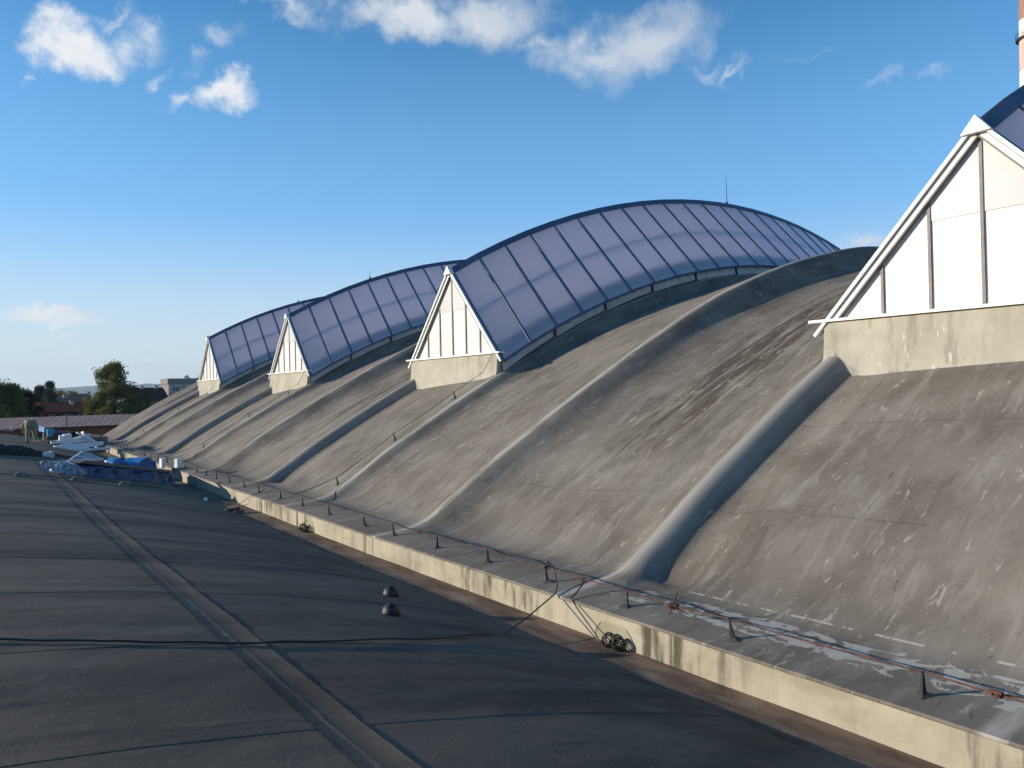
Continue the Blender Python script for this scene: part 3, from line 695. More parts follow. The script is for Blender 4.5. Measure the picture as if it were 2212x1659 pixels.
# litter by the gutter
MAT['timber'] = simple('grey_timber', (.11, .09, .07), .9, 0, .4, 8, .3)
T = thing('timber_scrap', (5.45, 19.5, .0), 'dark timber scraps lying at the gutter edge', 'scrap wood')
for a, b, z in (((5.2, 19.75), (5.62, 19.5), .07), ((5.3, 19.55), (5.66, 19.65), .11), ((5.45, 19.4), (5.72, 19.55), .05)):
    MB().bar((a[0], a[1], z), (b[0], b[1], z), .09, .07).build('timber_piece', 'timber', T)
MAT['foam'] = simple('white_polystyrene', (.80, .80, .79), .8, 0, .08, 6)
for k, (x, y, s) in enumerate(((5.5, 22.4, .10), (5.62, 22.75, .07), (5.38, 22.9, .06))):
    m = MB().add([(x - s, y - s, .02), (x + s, y - s * .7, .03), (x + s * .6, y + s, .02), (x - s * .5, y + s, .05), (x, y, .09)], [(0, 1, 4), (1, 2, 4), (2, 3, 4), (3, 0, 4), (3, 2, 1, 0)])
    o = m.build('paper_scrap', 'foam', loc=(x, y, .02)); tag(o, ('largest crumpled white scrap in the brown gutter', 'middle-sized white scrap in the gutter, next to the parapet', 'smallest white scrap in the gutter, next to the dark roof')[k], 'scrap', 'white scraps in the gutter')

# ================================================================== building materials at the far end of the roof
def rough_box(name, mat, parent, c0, c1, depth, zf, zt, amp, seed, nu=40, nv=9, belly=.0, fold=2.0):
    """cloth-like closed hull: ground line c0->c1, depth to the back, zf(x,y) floor, zt(t) height"""
    c0, c1 = Vector(c0), Vector(c1); d = (c1 - c0); nrm = Vector((-d.y, d.x)).normalized()
    q = []
    for i in range(nu + 1):
        t = i / nu; p = c0 + d * t; h = zt(t)
        loop = [(-.10, 0), (-.06, .05), (-.02, .3), (0, .6), (.01, .88), (.05, .985), (.3, 1), (.6, 1), (.92, .99), (1, .9), (1.02, .4), (1.06, 0)]
        for j, (dv, hv) in enumerate(loop):
            w = p + nrm * (dv * depth); z = zf(w.x, w.y) + h * hv
            n = nz3((w.x * fold, w.y * fold, z * fold * 1.4 + seed)); n2 = nz3((w.x * fold * 2.6, w.y * fold * 2.6, z * fold * 3 + seed))
            k = amp * (1.0 if .02 < hv < .99 else .45)
            q.append((w.x + (n.x + .5 * n2.x) * k, w.y + (n.y + .5 * n2.y) * k, z + (n.z * .35 + .25 * n2.z) * k * (1 if hv > .02 else 0)))
    m = MB(); m.grid(q, nu + 1, 12); m.f += [tuple(range(12))[::-1], tuple(range(nu * 12, nu * 12 + 12))]
    return m.build(name, mat, parent)
def tarp_mat(name, col, rough=.35):
    t = NT(name); f = t.noise(t.P(), 5, 5, .6); c = t.mix(t.ramp(f, .35, .65), tuple(k * .7 for k in col), col); t.bump(t.noise(t.P(), 7, 4, .6), .6, .05); return t.fin(c, rough, spec=.5)
MAT['tarp'] = tarp_mat('blue_tarpaulin', (.003, .075, .20)); MAT['tarp2'] = tarp_mat('bright_blue_tarpaulin', (.02, .16, .42))
MAT['film'] = tarp_mat('pale_plastic_film', (.34, .46, .54), .14); MAT['net'] = simple('dark_green_netting', (.020, .022, .017), .95, 0, .5, 9, .5)
MAT['board'] = simple('grey_insulation_board', (.20, .175, .145), .85, 0, .2, 4); MAT['khaki'] = simple('khaki_cloth', (.20, .19, .13), .9, 0, .3, 14)
MAT['darkcloth'] = simple('dark_trousers', (.10, .10, .075), .9, 0, .3, 14)
A, B = Vector((2.5, 24.3)), Vector((5.85, 27.7)); ZF = lambda x, y: roof_top(x, y)
T = thing('board_stack', (4.2, 25.6, .4), 'long stack of boards on the roof wrapped in dark blue tarpaulin', 'stack')
rough_box('tarpaulin', 'tarp', T, A, B, 1.0, ZF, lambda t: .28 + .10 * t, .085, 3, 70, fold=2.6)
dv = (B - A).normalized(); nv = Vector((-dv.y, dv.x))
for k in range(3):
    a, b = A + dv * (.35 + .1 * k) + nv * .42, B - dv * .12 + nv * .42
    MB().bar((a.x, a.y, ZF(a.x, a.y) + .31 + .03 * k), (b.x, b.y, .42 + .03 * k), .80 - .04 * k, .03).build('insulation_board', 'board', T)
q = []
for i in range(17):
    for j in range(15):
        a_, b_ = i / 16, j / 14; w = A - dv * .30 + dv * .68 * a_ - nv * .12 + nv * .6 * b_
        hh = .30 * math.sin(math.pi * min(1, .06 + a_ * .8)) * min(1, b_ * 5 + .05) * (1 if b_ < .9 else .3)
        q.append((w.x + rng.normal(0, .045), w.y + rng.normal(0, .045), ZF(w.x, w.y) + .015 + max(0, hh + rng.normal(0, .055) * (hh > .03))))
fm = MB(); fm.grid(q, 17, 15); fm.f = [t_ for f_ in fm.f for t_ in ((f_[0], f_[1], f_[2]), (f_[0], f_[2], f_[3]))]; fm.build('plastic_film', 'film', T)
P3 = lambda x, y, z: Vector((x, y, z))
T = thing('window_frame', (2.95, 24.9, 1.3), 'white-edged panel tilted on the left end of the tarpaulin stack', 'panel')
c = [P3(2.5, 25.0, 1.20), P3(3.0, 24.8, 1.17), P3(3.42, 25.55, 1.13), P3(2.92, 25.95, 1.36)]
MAT['foil'] = simple('grey_foil_board', (.16, .19, .24), .4, .2, .2, 5)
MB().prism(c, (0, 0, -.02)).build('panel_sheet', 'foil', T)
for a, b in ((0, 1), (1, 2), (2, 3), (3, 0)): MB().bar(c[a] + P3(0, 0, .015), c[b] + P3(0, 0, .015), .04, .035).build('frame_bar', 'white', T)
MB().bar((c[0] + c[3]) / 2 + P3(0, 0, .02), (c[1] + c[2]) / 2 + P3(0, 0, .02), .035, .035).build('frame_bar', 'white', T)
def foam(name, x, y, z, d, rz, label, group=None, tilt=0):
    o = MB().box((0, 0, 0), d).build(name, 'foam', loc=(0, 0, 0)); bv = o.modifiers.new('bevel', 'BEVEL'); bv.width = .008; bv.segments = 1
    o.location = (x, y, z); o.rotation_euler = (tilt, 0, rz); return tag(o, label, 'foam board', group)
foam('foam_block', 5.93, 27.5, .72, (.2, .16, .3), .5, 'white foam block standing upright on the tarpaulin stack by the ledge')
foam('foam_block', 5.75, 29.1, .62, (.12, .2, .34), .2, 'narrow foam offcut leaning beside the bright blue bundle')
T = rough_box('tarpaulin_bundle', 'tarp2', None, (4.95, 29.6), (5.85, 30.3), .8, lambda x, y: .0, lambda t: .8 * math.sin(math.pi * (.15 + .7 * t)) ** .6, .13, 21, 18)
tag(T, 'large bright blue tarpaulin bundle in the gutter behind the stack', 'bundle')
T = rough_box('tarpaulin_bundle', 'tarp2', None, (4.3, 29.8), (4.8, 30.0), .5, lambda x, y: roof_top(x, y), lambda t: .45 * math.sin(math.pi * (.15 + .7 * t)) ** .6, .08, 25, 12)
tag(T, 'small bright blue tarpaulin lump beside the larger bundle', 'bundle')
# heap of netting
q = []
for i in range(46):
    for j in range(20):
        a, b = i / 45, j / 19; x = -1.2 + 5.1 * a; y = 30.8 + 1.0 * a + 3.6 * a * a + (b - .5) * (2.3 - 1.2 * a)
        env = (math.sin(math.pi * b) ** .7) * min(1, (1 - a) * 2.2) ** .8 * min(1, a * 6 + .2)
        z = roof_top(x, y) - .02 + env * (.40 - .16 * a + .10 * fbm(x * 2, y * 2, 3) + .05 * fbm(x * 7, y * 7, 3))
        q.append((x, y, z))
m = MB(); m.grid(q, 46, 20); tag(m.build('netting_heap', 'net', loc=(1.2, 32.5, 1.0)), 'low dark heap of green-black netting spread on the roof', 'heap')
T = thing('plastic_pail', (2.55, 31.9, .87), 'small white pail lying at the end of the netting heap', 'pail')
mm = MB().tube([(2.40, 32.0, 1.0), (2.58, 31.9, .99), (2.66, 31.86, .985)], [.10, .125, .128], 14); mm.build('pail_body', 'foam', T)
MB().tube([(2.655, 31.863, .985), (2.672, 31.853, .985)], .135, 14).build('pail_rim', 'offwhite', T)
# polystyrene sheets
rs = random.Random(5)
fb = [(4.1, 43.4, .10, 1.7, .10, 0), (4.9, 43.2, .06, 1.9, .12, 0), (4.4, 43.5, .22, 1.9, .12, .0), (4.7, 43.6, .34, 1.8, .12, .0), (3.95, 43.7, .46, 1.2, .14, 0), (4.5, 43.7, .50, 1.3, .14, .05), (4.6, 43.8, .66, .9, .10, .1), (5.0, 43.6, .62, 1.3, .09, .55), (4.05, 43.8, .70, .32, .30, .1), (3.85, 43.9, .66, .28, .22, 0), (5.1, 43.9, .50, 1.2, .08, .9), (4.7, 44.0, .74, .8, .07, .25)]
fl = ['bottom-left', ]
desc = ['flat foam sheet at the bottom of the white pile', 'long foam sheet at the base of the white pile near the parapet', 'foam sheet second from the bottom of the white pile', 'long foam sheet in the middle of the white pile', 'thick foam sheet sticking out of the white pile towards the person', 'thick foam sheet across the top of the white pile', 'short foam piece lying on top of the white pile', 'foam sheet sliding off the white pile towards the parapet', 'bright foam block standing on the white pile', 'small foam cube beside the bright block on the white pile', 'foam sheet tilted steeply against the white pile', 'thin foam offcut resting on the pile top']
for (x, y, z, l, h, t), lb in zip(fb, desc):
    foam('foam_sheet', x + sx(43) * .5, y, roof_top(x, y) * .25 + .42 + z * .9 - .1, (l, .55, h), rs.uniform(-.25, .1), lb, 'white foam sheets', 0).rotation_euler.y = -t if t < .3 else t
MAT['ply'] = simple('thin_plywood', (.33, .29, .19), .8, 0, .15, 5)
tag(MB().bar((2.95, 43.2, .99), (4.0, 43.9, .93), .5, .02).build('plywood_sheet', 'ply', loc=(3.4, 43.4, .9)), 'thin pale plywood sheet between the person and the foam pile', 'board')
# covered stack beside the vault
T = thing('covered_stack', (5.9, 50.5, .1), 'dark stack under torn netting at the far end by the vault', 'stack')
rough_box('netting_cover', 'net', T, (4.7, 49.3), (6.7, 49.9), 1.4, lambda x, y: .0, lambda t: 1.05 - .25 * t + .15 * math.sin(7 * t), .12, 31, 26)
for k in range(5): MB().box((6.35, 49.15, .3 + .12 * k), (.85, .5, .09), Matrix.Rotation(.15 + .04 * k, 3, 'Z')).build('stacked_board', 'board', T)
T = rough_box('blue_cover', 'tarp2', None, (3.75, 49.6), (4.75, 49.8), .9, lambda x, y: roof_top(x, y) + .52, lambda t: .30 - .12 * t, .05, 41, 14)
tag(T, 'light blue cover over a low crate at the far roof edge', 'cover')
T = thing('timber_crate', (4.25, 50.1, .6), 'dark timber crate under the light blue cover', 'crate')
for k in range(4): MB().box((4.25, 50.1, roof_top(4.25, 50) + .07 + .14 * k), (1.0, .85, .125)).build('crate_board', 'timber', T)
T = thing('plastic_bucket', (3.95, 48.6, roof_top(3.95, 48.6)), 'turquoise plastic bucket in front of the light blue cover', 'bucket')
MAT['turq'] = simple('turquoise_plastic', (.05, .38, .48), .4, 0, .1, 5); zb = roof_top(3.95, 48.6)
MB().lathe([(0, .38), (.13, .38), (.17, .74), (.18, .74), (.18, .76), (.16, .76), (.14, .42), (0, .42)], 16, (3.95, 48.6, zb)).build('bucket_body', 'turq', T)
MB().box((3.95, 48.6, zb + .19), (.36, .36, .38)).build('crate_under', 'timber', T)
MB().tube([(3.78, 48.6, zb + .75), (3.82, 48.55, zb + .6), (3.95, 48.42, zb + .55), (4.08, 48.55, zb + .6), (4.12, 48.6, zb + .75)], .008, 5).build('bucket_handle', 'steel', T)
# person bending over
def person():
    f = Vector((2.78, 43.9, roof_top(2.78, 43.9)))
    V = {'pel': (0, 0, .92, .21, .17), 'sp1': (.02, .14, 1.03, .22, .17), 'sp2': (.03, .33, 1.03, .23, .17), 'nk': (.05, .54, .97, .08, .08), 'hd': (.05, .66, .90, .10, .11), 'hd2': (.05, .74, .83, .07, .08),
         'hl': (-.12, 0, .84, .135, .14), 'kl': (-.15, -.02, .48, .115, .115), 'al': (-.17, -.06, .09, .055, .06), 'tl': (-.18, .10, .04, .05, .04),
         'hr': (.12, 0, .84, .135, .14), 'kr': (.16, .06, .48, .115, .115), 'ar': (.19, .02, .09, .055, .06), 'tr': (.2, .18, .04, .05, .04),
         'sl': (-.17, .42, 1.04, .085, .085), 'el': (-.30, .44, .76, .06, .06), 'wl': (-.20, .58, .54, .04, .045), 'fl': (-.17, .63, .46, .035, .03),
         'sr': (.25, .42, 1.02, .085, .085), 'er': (.36, .46, .74, .06, .06), 'wr': (.26, .60, .53, .04, .045), 'fr': (.23, .65, .45, .035, .03)}
    E = [('pel', 'sp1'), ('sp1', 'sp2'), ('sp2', 'nk'), ('nk', 'hd'), ('hd', 'hd2'), ('pel', 'hl'), ('hl', 'kl'), ('kl', 'al'), ('al', 'tl'), ('pel', 'hr'), ('hr', 'kr'), ('kr', 'ar'), ('ar', 'tr'), ('sp2', 'sl'), ('sl', 'el'), ('el', 'wl'), ('wl', 'fl'), ('sp2', 'sr'), ('sr', 'er'), ('er', 'wr'), ('wr', 'fr')]
    ks = list(V); me = bpy.data.meshes.new('person'); me.from_pydata([V[k][:3] for k in ks], [(ks.index(a), ks.index(b)) for a, b in E], [])
    o = bpy.data.objects.new('person', me); C.objects.link(o); o.location = f; o.rotation_euler = (0, 0, .12)
    md = o.modifiers.new('skin', 'SKIN'); md.use_smooth_shade = True
    if not me.skin_vertices: me.attributes
    for i, k in enumerate(ks): me.skin_vertices[0].data[i].radius = V[k][3:]; me.skin_vertices[0].data[i].use_root = (k == 'pel')
    sb = o.modifiers.new('sub', 'SUBSURF'); sb.levels = sb.render_levels = 2
    t = NT('work_clothes'); tcx = t.n('ShaderNodeTexCoord').outputs['Object']; sp = t.n('ShaderNodeSeparateXYZ'); t.l(tcx, sp.inputs[0])
    n = t.noise(tcx, 9, 5, .6); cl = t.mix(t.ramp(n, .3, .7), (.20, .19, .125), (.30, .285, .20))
    cl = t.mix(t.ramp(sp.outputs[2], .13, .11), cl, (.015, .015, .016))          # boots
    hand = t.math('MULTIPLY', t.ramp(sp.outputs[2], .53, .51), t.ramp(sp.outputs[1], .50, .52)); cl = t.mix(hand, cl, (.42, .26, .18))
    cl = t.mix(t.ramp(sp.outputs[1], .60, .64), cl, (.30, .2, .14))
    t.bump(n, .6, .03); me.materials.append(t.fin(cl, .9))
    tag(o, 'person in khaki work clothes bending over beside the white foam pile', 'person')
    m = MB().lathe([(.115, -.02), (.118, .04), (.10, .10), (.05, .13), (0, .135)], 14); hc = m.build('hair', simple('dark_hair', (.03, .022, .016), .8), o); hc.location = (.05, .68, .92); hc.rotation_euler = (-2.0, 0, 0)
    j = MB()
    q = []
    for k in range(17):
        a = 2 * math.pi * k / 16
        for zz, r1, r2, yy in ((.80, .29, .24, -.02), (.90, .28, .23, .0), (.985, .25, .21, .05)):
            q.append((r1 * math.cos(a), yy + r2 * math.sin(a), zz))
    j.grid(q, 17, 3); j.build('jacket_hem', 'khaki', o, smooth=True)
person()

# ================================================================== town behind the roofs
MAT['brick'] = simple('dull_red_brick', (.16, .075, .055), .9, 0, .35, .8); MAT['dwall'] = simple('dark_house_wall', (.07, .033, .028), .9, 0, .3, .5, spec=.05)
MAT['redtile'] = simple('red_roof_tiles', (.36, .07, .045), .9, 0, .25, 1.2, spec=.05); MAT['browntile'] = simple('brown_roof_tiles', (.30, .14, .085), .9, 0, .3, 1.2, spec=.05)
MAT['plaster'] = simple('pale_plaster', (.46, .42, .36), .9, 0, .15, .5); MAT['greypanel'] = simple('grey_wall_panel', (.24, .225, .215), .85, 0, .12, .4, spec=.1)
MAT['seamroof'] = simple('faded_red_sheet_roof', (.36, .23, .185), .8, .0, .2, .8, spec=.2); MAT['seamgrey'] = simple('grey_sheet_roof', (.16, .15, .165), .6, .1, .2, .8)
MAT['pane'] = simple('window_glass', (.05, .065, .08), .1, 0, .3, 1)
# low shed with standing-seam roof
T = thing('long_shed', (5, 72, -6), 'low shed with faded red standing-seam roof beyond the tarpaulins', 'building')
eL, eR, zE, zRd = -9.0, 19.0, .80, 1.54
for i, x in enumerate(np.arange(eL, eR, .48)):
    sk = 1.7                                        # seams run slightly askew to the eave
    q = [(x, 69.6, zE), (x + .478, 69.6, zE), (x + .478 + sk, 76.2, zRd), (x + sk, 76.2, zRd)]
    mt = 'seamgrey' if x < .5 else 'seamroof'
    m = MB().hexa(q + [(a, b, c + .03) for a, b, c in q]); o = m.build('roof_sheet', mt, T)
    MB().bar((x + .02, 69.6, zE + .034), (x + sk + .02, 76.2, zRd + .034), .035, .012).build('seam_rib', mt, T)
MB().box((5, 69.95, -2.65), (28, .25, 6.7)).build('shed_wall', 'brick', T)
MB().box((6.5, 79.0, -2.6), (28, 5.5, 6.8)).build('rear_block', 'brick', T)
MB().bar((eL, 69.5, zE - .02), (eR, 69.5, zE - .02), .12, .12).build('eaves_gutter', 'steel', T)
for k in range(12): 
    x = -8 + 2.2 * k; f = MB().box((x, 69.81, .15), (.9, .06, .6)).build('shed_window', 'pane', T); MB().bar((x, 69.77, -.15), (x, 69.77, .45), .05, .05, (0, 1, 0)).build('glazing_bar', 'dwall', f, loc=T.location)
# pipe rail and aerial on the roof end
T = thing('pipe_rail', (2.0, 52.5, .9), 'pale bent pipe at the far roof edge', 'pipe')
k = 52.5 / 60
MB().tube([(-3, 52.6, 1.36), (1.82, 52.5, 1.30), (2.42, 52.5, 1.24), (2.52, 52.5, 1.28), (2.56, 52.5, 1.44)], .03, 7).build('rail_pipe', 'offwhite', T)
MB().tube([(2.36, 52.5, 1.26), (2.38, 52.5, 1.52)], .035, 7).build('pipe_stub', 'offwhite', T)
for x in (-1.5, .3, 1.9): MB().tube([(x, 52.5, roof_top(x, 52.5) - .03), (x, 52.5, 1.30)], .02, 6).build('rail_leg', 'steel', T)
T = thing('aerial_mast', (5.85, 60, -.5), 'thin T-shaped aerial mast in front of the seamed roof', 'aerial')
MB().tube([(5.86, 60, -6), (5.87, 60, 1.85)], .03, 6).build('mast', 'steel', T)
MB().tube([(5.35, 60, 1.74), (5.52, 60, 1.84), (6.2, 60, 1.84), (6.24, 60, 1.70)], .028, 6).build('cross_arm', 'offwhite', T)
for dx in (-.2, .05, .3): MB().bar((5.87 + dx, 60, 1.78), (5.87 + dx, 60, 1.92), .02, .02).build('aerial_rod', 'offwhite', T)

def house(name, label, cx, cy, w, d, ze, zr, rz, roofm, wallm, chims=(), wins=(), gw=None):
    T = thing(name, (cx, cy, -6), label, 'house'); Rm = Matrix.Rotation(rz, 3, 'Z')
    tr = lambda x, y, z: Rm @ Vector((x, y, 0)) + Vector((cx, cy, z))
    MB().hexa([tr(x, y, -6) for x, y in ((-w/2, -d/2), (w/2, -d/2), (w/2, d/2), (-w/2, d/2))] + [tr(x, y, ze) for x, y in ((-w/2, -d/2), (w/2, -d/2), (w/2, d/2), (-w/2, d/2))]).build('wall', wallm, T)
    for s in (-1, 1): MB().prism([tr(s * w/2 * .998, -d/2, ze), tr(s * w/2 * .998, d/2, ze), tr(s * w/2 * .998, 0, zr - .15)], Rm @ Vector((-s * .3, 0, 0))).build('gable_wall', gw or wallm, T)
    o = .4
    for s in (-1, 1):
        a = [tr(-w/2 - o, s * (d/2 + o), ze - o * (zr - ze) / (d/2)), tr(w/2 + o, s * (d/2 + o), ze - o * (zr - ze) / (d/2)), tr(w/2 + o, 0, zr), tr(-w/2 - o, 0, zr)]
        MB().prism(a, (0, 0, .18)).build('roof_slope', roofm, T)
    MB().bar(tr(-w/2 - o, 0, zr + .2), tr(w/2 + o, 0, zr + .2), .35, .16).build('ridge_tiles', roofm, T)
    for x, y, h in chims:
        c = MB().box(tr(x, y, zr + h / 2 - .6), (.8, .7, h + 1.2), Rm).build('chimney', 'plaster', T); MB().box(tr(x, y, zr + h + .05), (1.0, .9, .14), Rm).build('chimney_cap', 'brick', c, loc=T.location)
    for x, z in wins:
        f = MB().box(tr(x, -d/2 - .02, z), (1.0, .1, 1.3), Rm).build('window', 'plaster', T); MB().box(tr(x, -d/2 - .06, z), (.8, .08, 1.1), Rm).build('pane', 'pane', f, loc=T.location)
    return T
house('red_house', 'long house with a bright red tiled roof between the trees', 19.3, 203, 9.4, 7, .55, 2.35, .06, 'redtile', 'dwall', ((1.5, -1, .5),), ((-3, -.8), (0, -.8), (3, -.8)))
house('brown_house', 'brown-roofed house with pale gable walls behind the red roof', 28.9, 262, 5.4, 9, 2.3, 4.6, -.05, 'browntile', 'plaster', ((-2.6, 0, .9), (2.6, 0, .7)), ())
house('grey_house', 'small pale-roofed house with a chimney beside the conifer', 24.2, 262, 2.6, 6, 2.0, 3.6, .1, 'seamgrey', 'plaster', ((1.0, 0, 1.0),), ())
house('dark_house', 'tall dark-roofed house to the right of the birch', 40.5, 222, 7.5, 9, 2.4, 5.6, .2, 'dwall', 'brick', ((-1.5, 0, .7), (2.2, 0, .7)), ((-1.6, 1.0), (1.0, 1.0)))
house('low_house', 'low house with dull red roof and pale wall tucked behind the vault edge', 35.2, 190, 8.0, 7, -.2, 2.0, .15, 'browntile', 'plaster', (), ((-2.5, -1.3), (-.5, -1.3), (1.5, -1.3)))
# apartment block
T = thing('apartment_block', (70, 306, -6), 'grey flat-roofed apartment block rising behind the end of the vault', 'building')
MB().box((73.6, 306, 2.05), (23.5, 12, 16.1)).build('wall', 'greypanel', T)
MB().box((73.6, 305.9, 9.2), (24.2, 12.6, 2.0)).build('roof_parapet', 'greypanel', T)
MB().box((73.6, 299.55, 6.4), (23.3, .12, 3.2)).build('window_band', 'plaster', T)
for i in range(6):
    for lev in (6.3, 3.2):
        x = 64.2 + 3.7 * i
        if lev == 6.3 or i: 
            f = MB().box((x, 299.5, lev), (2.7, .2, 2.0)).build('window', 'white', T)
            for dx in (-.65, .65): MB().box((x + dx, 299.42, lev), (1.15, .12, 1.75)).build('pane', 'pane', f, loc=T.location)
# tall banded chimney
T = thing('factory_chimney', (166.2, 60, -6), 'tall red and white banded factory chimney with a gallery near its top', 'chimney')
cx, cy = 170.7, 60.0
zz = [-6, 20, 38, 52, 58.5, 63.5, 69.5, 73.5, 80, 84]; cols = ['chw', 'chr', 'chw', 'chr', 'chw', 'chp', 'chw', 'chr', 'chr']
MAT['chr'] = simple('faded_red_paint', (.30, .16, .13), .8, 0, .3, 1.5); MAT['chw'] = simple('white_paint', (.72, .69, .64), .8, 0, .12, 1.5); MAT['chp'] = simple('pink_faded_band', (.58, .40, .35), .8, 0, .2, 1.5)
for a, b, cmat in zip(zz, zz[1:], cols):
    ra, rb = 3.2 - .012 * (a + 6), 3.2 - .012 * (b + 6)
    MB().lathe([(ra, a), (rb, b)], 28, (cx, cy, 0)).build('shaft_band', cmat, T, smooth=True)
MB().lathe([(2.2, 69.6), (2.9, 69.6), (2.9, 69.9), (2.2, 69.9)], 28, (cx, cy, 0)).build('gallery_floor', 'steel', T)
for z in (70.4, 70.9): MB().tube([(cx + 2.85 * math.cos(t), cy + 2.85 * math.sin(t), z) for t in np.linspace(0, 6.283, 29)], .05, 5).build('gallery_rail', 'steel', T)

# ------------------------------------------------------------------ trees
def leaf_mat(name, a, b):
    t = NT(name); f = t.noise(t.P(), .55, 4, .6); oi = t.noise(t.P(), 6, 2); c = t.mix(t.ramp(f, .3, .7), a, b); c = t.mix(t.math('MULTIPLY', oi, .5), c, tuple(k * 1.5 for k in b))
    d = t.n('ShaderNodeBsdfDiffuse'); r_ = t.n('ShaderNodeBsdfTranslucent'); t.l(c, d.inputs['Color']); t.l(c, r_.inputs['Color'])
    m = t.n('ShaderNodeMixShader'); m.inputs[0].default_value = .45; t.l(d.outputs[0], m.inputs[1]); t.l(r_.outputs[0], m.inputs[2]); t.l(m.outputs[0], t.o.inputs['Surface']); return t.m
MAT['leafA'] = leaf_mat('broad_leaves', (.05, .07, .022), (.13, .15, .05)); MAT['leafB'] = leaf_mat('birch_leaves', (.055, .07, .022), (.14, .15, .048))
MAT['leafC'] = leaf_mat('dark_needles', (.012, .022, .014), (.03, .045, .026)); MAT['leafD'] = leaf_mat('autumn_leaves', (.07, .06, .02), (.17, .115, .035)); MAT['bark'] = simple('bark', (.06, .05, .04), .9, 0, .4, 3)
def tree(name, label, x, y, top, rad, n, leaf, mat, kind='round', low=-3.0, seed=1):
    r_ = random.Random(seed); T = thing(name, (x, y, -6), label, 'tree'); zb = -6
    tk = MB(); H = top - zb
    tk.tube([(x, y, zb), (x + .1, y, zb + H * .35), (x - .1, y, zb + H * .7), (x, y, top - .4)], [.035 * H * .6, .025 * H * .6, .014 * H * .6, .02], 7)
    cl = []
    for k in range(80 if kind != 'cone' else 70):
        f = r_.random(); z = low + (top - low) * f; a = r_.uniform(0, 6.283)
        if kind == 'cone': rr_ = rad * (1 - f) ** .8 * r_.uniform(.4, 1); cr = rad * .28
        elif kind == 'birch': rr_ = rad * (1 - .55 * max(0, f - .45) / .55) * (1 if f < .9 else .5) * (r_.random() ** .4); cr = rad * r_.uniform(.20, .36)
        else: rr_ = rad * math.sqrt(max(.02, 1 - (2 * f - .95) ** 2)) * (r_.random() ** .45); cr = rad * r_.uniform(.2, .34)
        c = Vector((x + rr_ * math.cos(a), y + rr_ * math.sin(a), z)); cl.append((c, cr))
        tk.tube([(x, y, max(zb + 1, z - H * .12)), Vector((x, y, z - H * .03)).lerp(c, .6), c], [.06, .04, .012], 4)
    tk.build('trunk', 'bark', T)
    vs, fs = [], []
    for k in range(n):
        c, cr = cl[r_.randrange(len(cl))]
        d = Vector((r_.gauss(0, 1), r_.gauss(0, 1), r_.gauss(0, .8))); d = d.normalized() * (r_.random() ** .42) * cr * (1.0 if r_.random() > .12 else 1.35)
        if kind == 'birch': d.z -= abs(r_.gauss(0, .35)) * cr
        p = c + d; u = Vector((r_.gauss(0, 1), r_.gauss(0, 1), r_.gauss(0, 1))).normalized(); w = u.orthogonal().normalized(); v = u.cross(w); s = leaf * r_.uniform(.6, 1.35)
        o = len(vs); vs += [p - w * s, p + v * s * .55, p + w * s, p - v * s * .55]; fs.append((o, o + 1, o + 2, o + 3))
    me = bpy.data.meshes.new('crown'); O = T.location; me.from_pydata([tuple(v - O) for v in vs], [], fs); me.materials.append(MAT[mat])
    o = bpy.data.objects.new('crown', me); C.objects.link(o); o.parent = T; return T
tree('birch_tree', 'tall olive-green birch standing alone left of the vault', 22.0, 150, 9.0, 4.1, 30000, .165, 'leafB', 'birch', -4, 2)
tree('broadleaf_tree', 'leafy green tree cut by the left picture edge, its top pale and airy', 3.8, 140, 6.0, 4.6, 22000, .19, 'leafA', 'round', -4, 3)
tree('broadleaf_tree', 'dark rounded tree between the airy tree and the conifer', 8.0, 146, 4.4, 3.0, 14000, .18, 'leafC', 'round', -4, 4)
tree('broadleaf_tree', 'low bushy tree at the foot of the airy green tree', 3.0, 128, 2.4, 4.2, 9000, .19, 'leafA', 'round', -5, 14)
tree('broadleaf_tree', 'broad dark green tree filling the skyline behind the airy tree', 8.2, 196, 6.4, 5.2, 14000, .24, 'leafA', 'round', -4, 21)
tree('conifer', 'dark spruce with a thin spire left of the red roof', 19.0, 232, 7.6, 3.6, 9000, .17, 'leafC', 'cone', -5, 5)
tree('conifer', 'second dark spruce close behind the spired one', 17.0, 236, 6.2, 4.2, 9000, .17, 'leafC', 'cone', -5, 15)
tree('autumn_tree', 'yellowing round tree behind the pale-roofed house', 26.5, 285, 5.6, 4.2, 4000, .22, 'leafD', 'round', -2, 6)
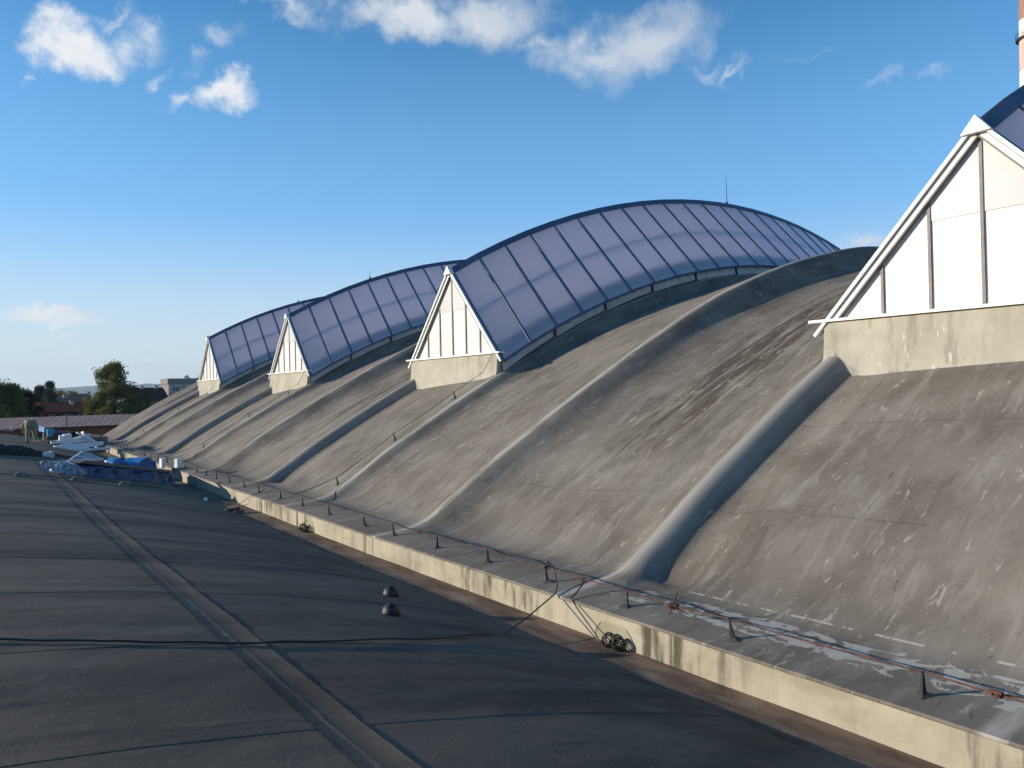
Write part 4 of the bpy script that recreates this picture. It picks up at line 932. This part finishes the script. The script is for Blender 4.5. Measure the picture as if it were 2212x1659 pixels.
tree('autumn_tree', 'brownish tree crown above the brown roof', 31.0, 300, 5.9, 4.4, 4000, .22, 'leafD', 'round', -2, 7)
tree('broadleaf_tree', 'dark tree filling the gap between the brown roof and the birch', 22.6, 172, 3.6, 2.6, 5000, .16, 'leafC', 'round', -5, 8)
tree('broadleaf_tree', 'dark green tree partly hidden behind the right side of the birch', 28.6, 168, 4.0, 3.3, 6000, .16, 'leafC', 'round', -5, 9)
tree('autumn_tree', 'small tree top peeping over the apartment block, the fuller one', 85.0, 345, 13.6, 3.0, 2500, .25, 'leafD', 'round', 6, 10)
tree('autumn_tree', 'small bare tree top peeping over the apartment block', 78.5, 345, 12.4, 1.8, 700, .22, 'leafD', 'round', 6, 11)
# ------------------------------------------------------------------ hills
q = []
NX = 120
for i in range(NX + 1):
    a = R(-40 + 110 * i / NX)
    for j in range(9):
        d = 4600 + 420 * j; x, y = d * math.sin(a), d * math.cos(a)
        h = (150 + 65 * fbm(a * 5.2 + 3, .3 * j, 2) + 16 * fbm(a * 26, j, 4)) * math.sin(math.pi * min(1, j / 6) / 2) * (1 if j < 7 else (8 - j) * .6) * (.25 + .75 * min(1, max(0, (math.degrees(a) + 4) / 12)))
        q.append((x, y, -8 + max(0, h)))
m = MB(); m.grid(q, NX + 1, 9)
tag(m.build('hills', simple('wooded_hills', (.035, .05, .028), .95, 0, .4, .01, 0, False), smooth=True), kind='structure')

# ------------------------------------------------------------------ air between the roofs and the hills
hm = MB().box((0, 0, 148), (17000, 17000, 312))
hz_m = bpy.data.materials.new('pale_air'); hz_m.use_nodes = True; t_ = hz_m.node_tree; t_.nodes.clear()
pv = t_.nodes.new('ShaderNodeVolumePrincipled'); pv.inputs['Color'].default_value = (.62, .80, 1.0, 1); pv.inputs['Density'].default_value = 9e-5; pv.inputs['Anisotropy'].default_value = .2
ou = t_.nodes.new('ShaderNodeOutputMaterial'); t_.links.new(pv.outputs[0], ou.inputs['Volume'])
tag(hm.build('haze', hz_m), 'thin pale air over the town and hills', 'haze', kind='stuff')
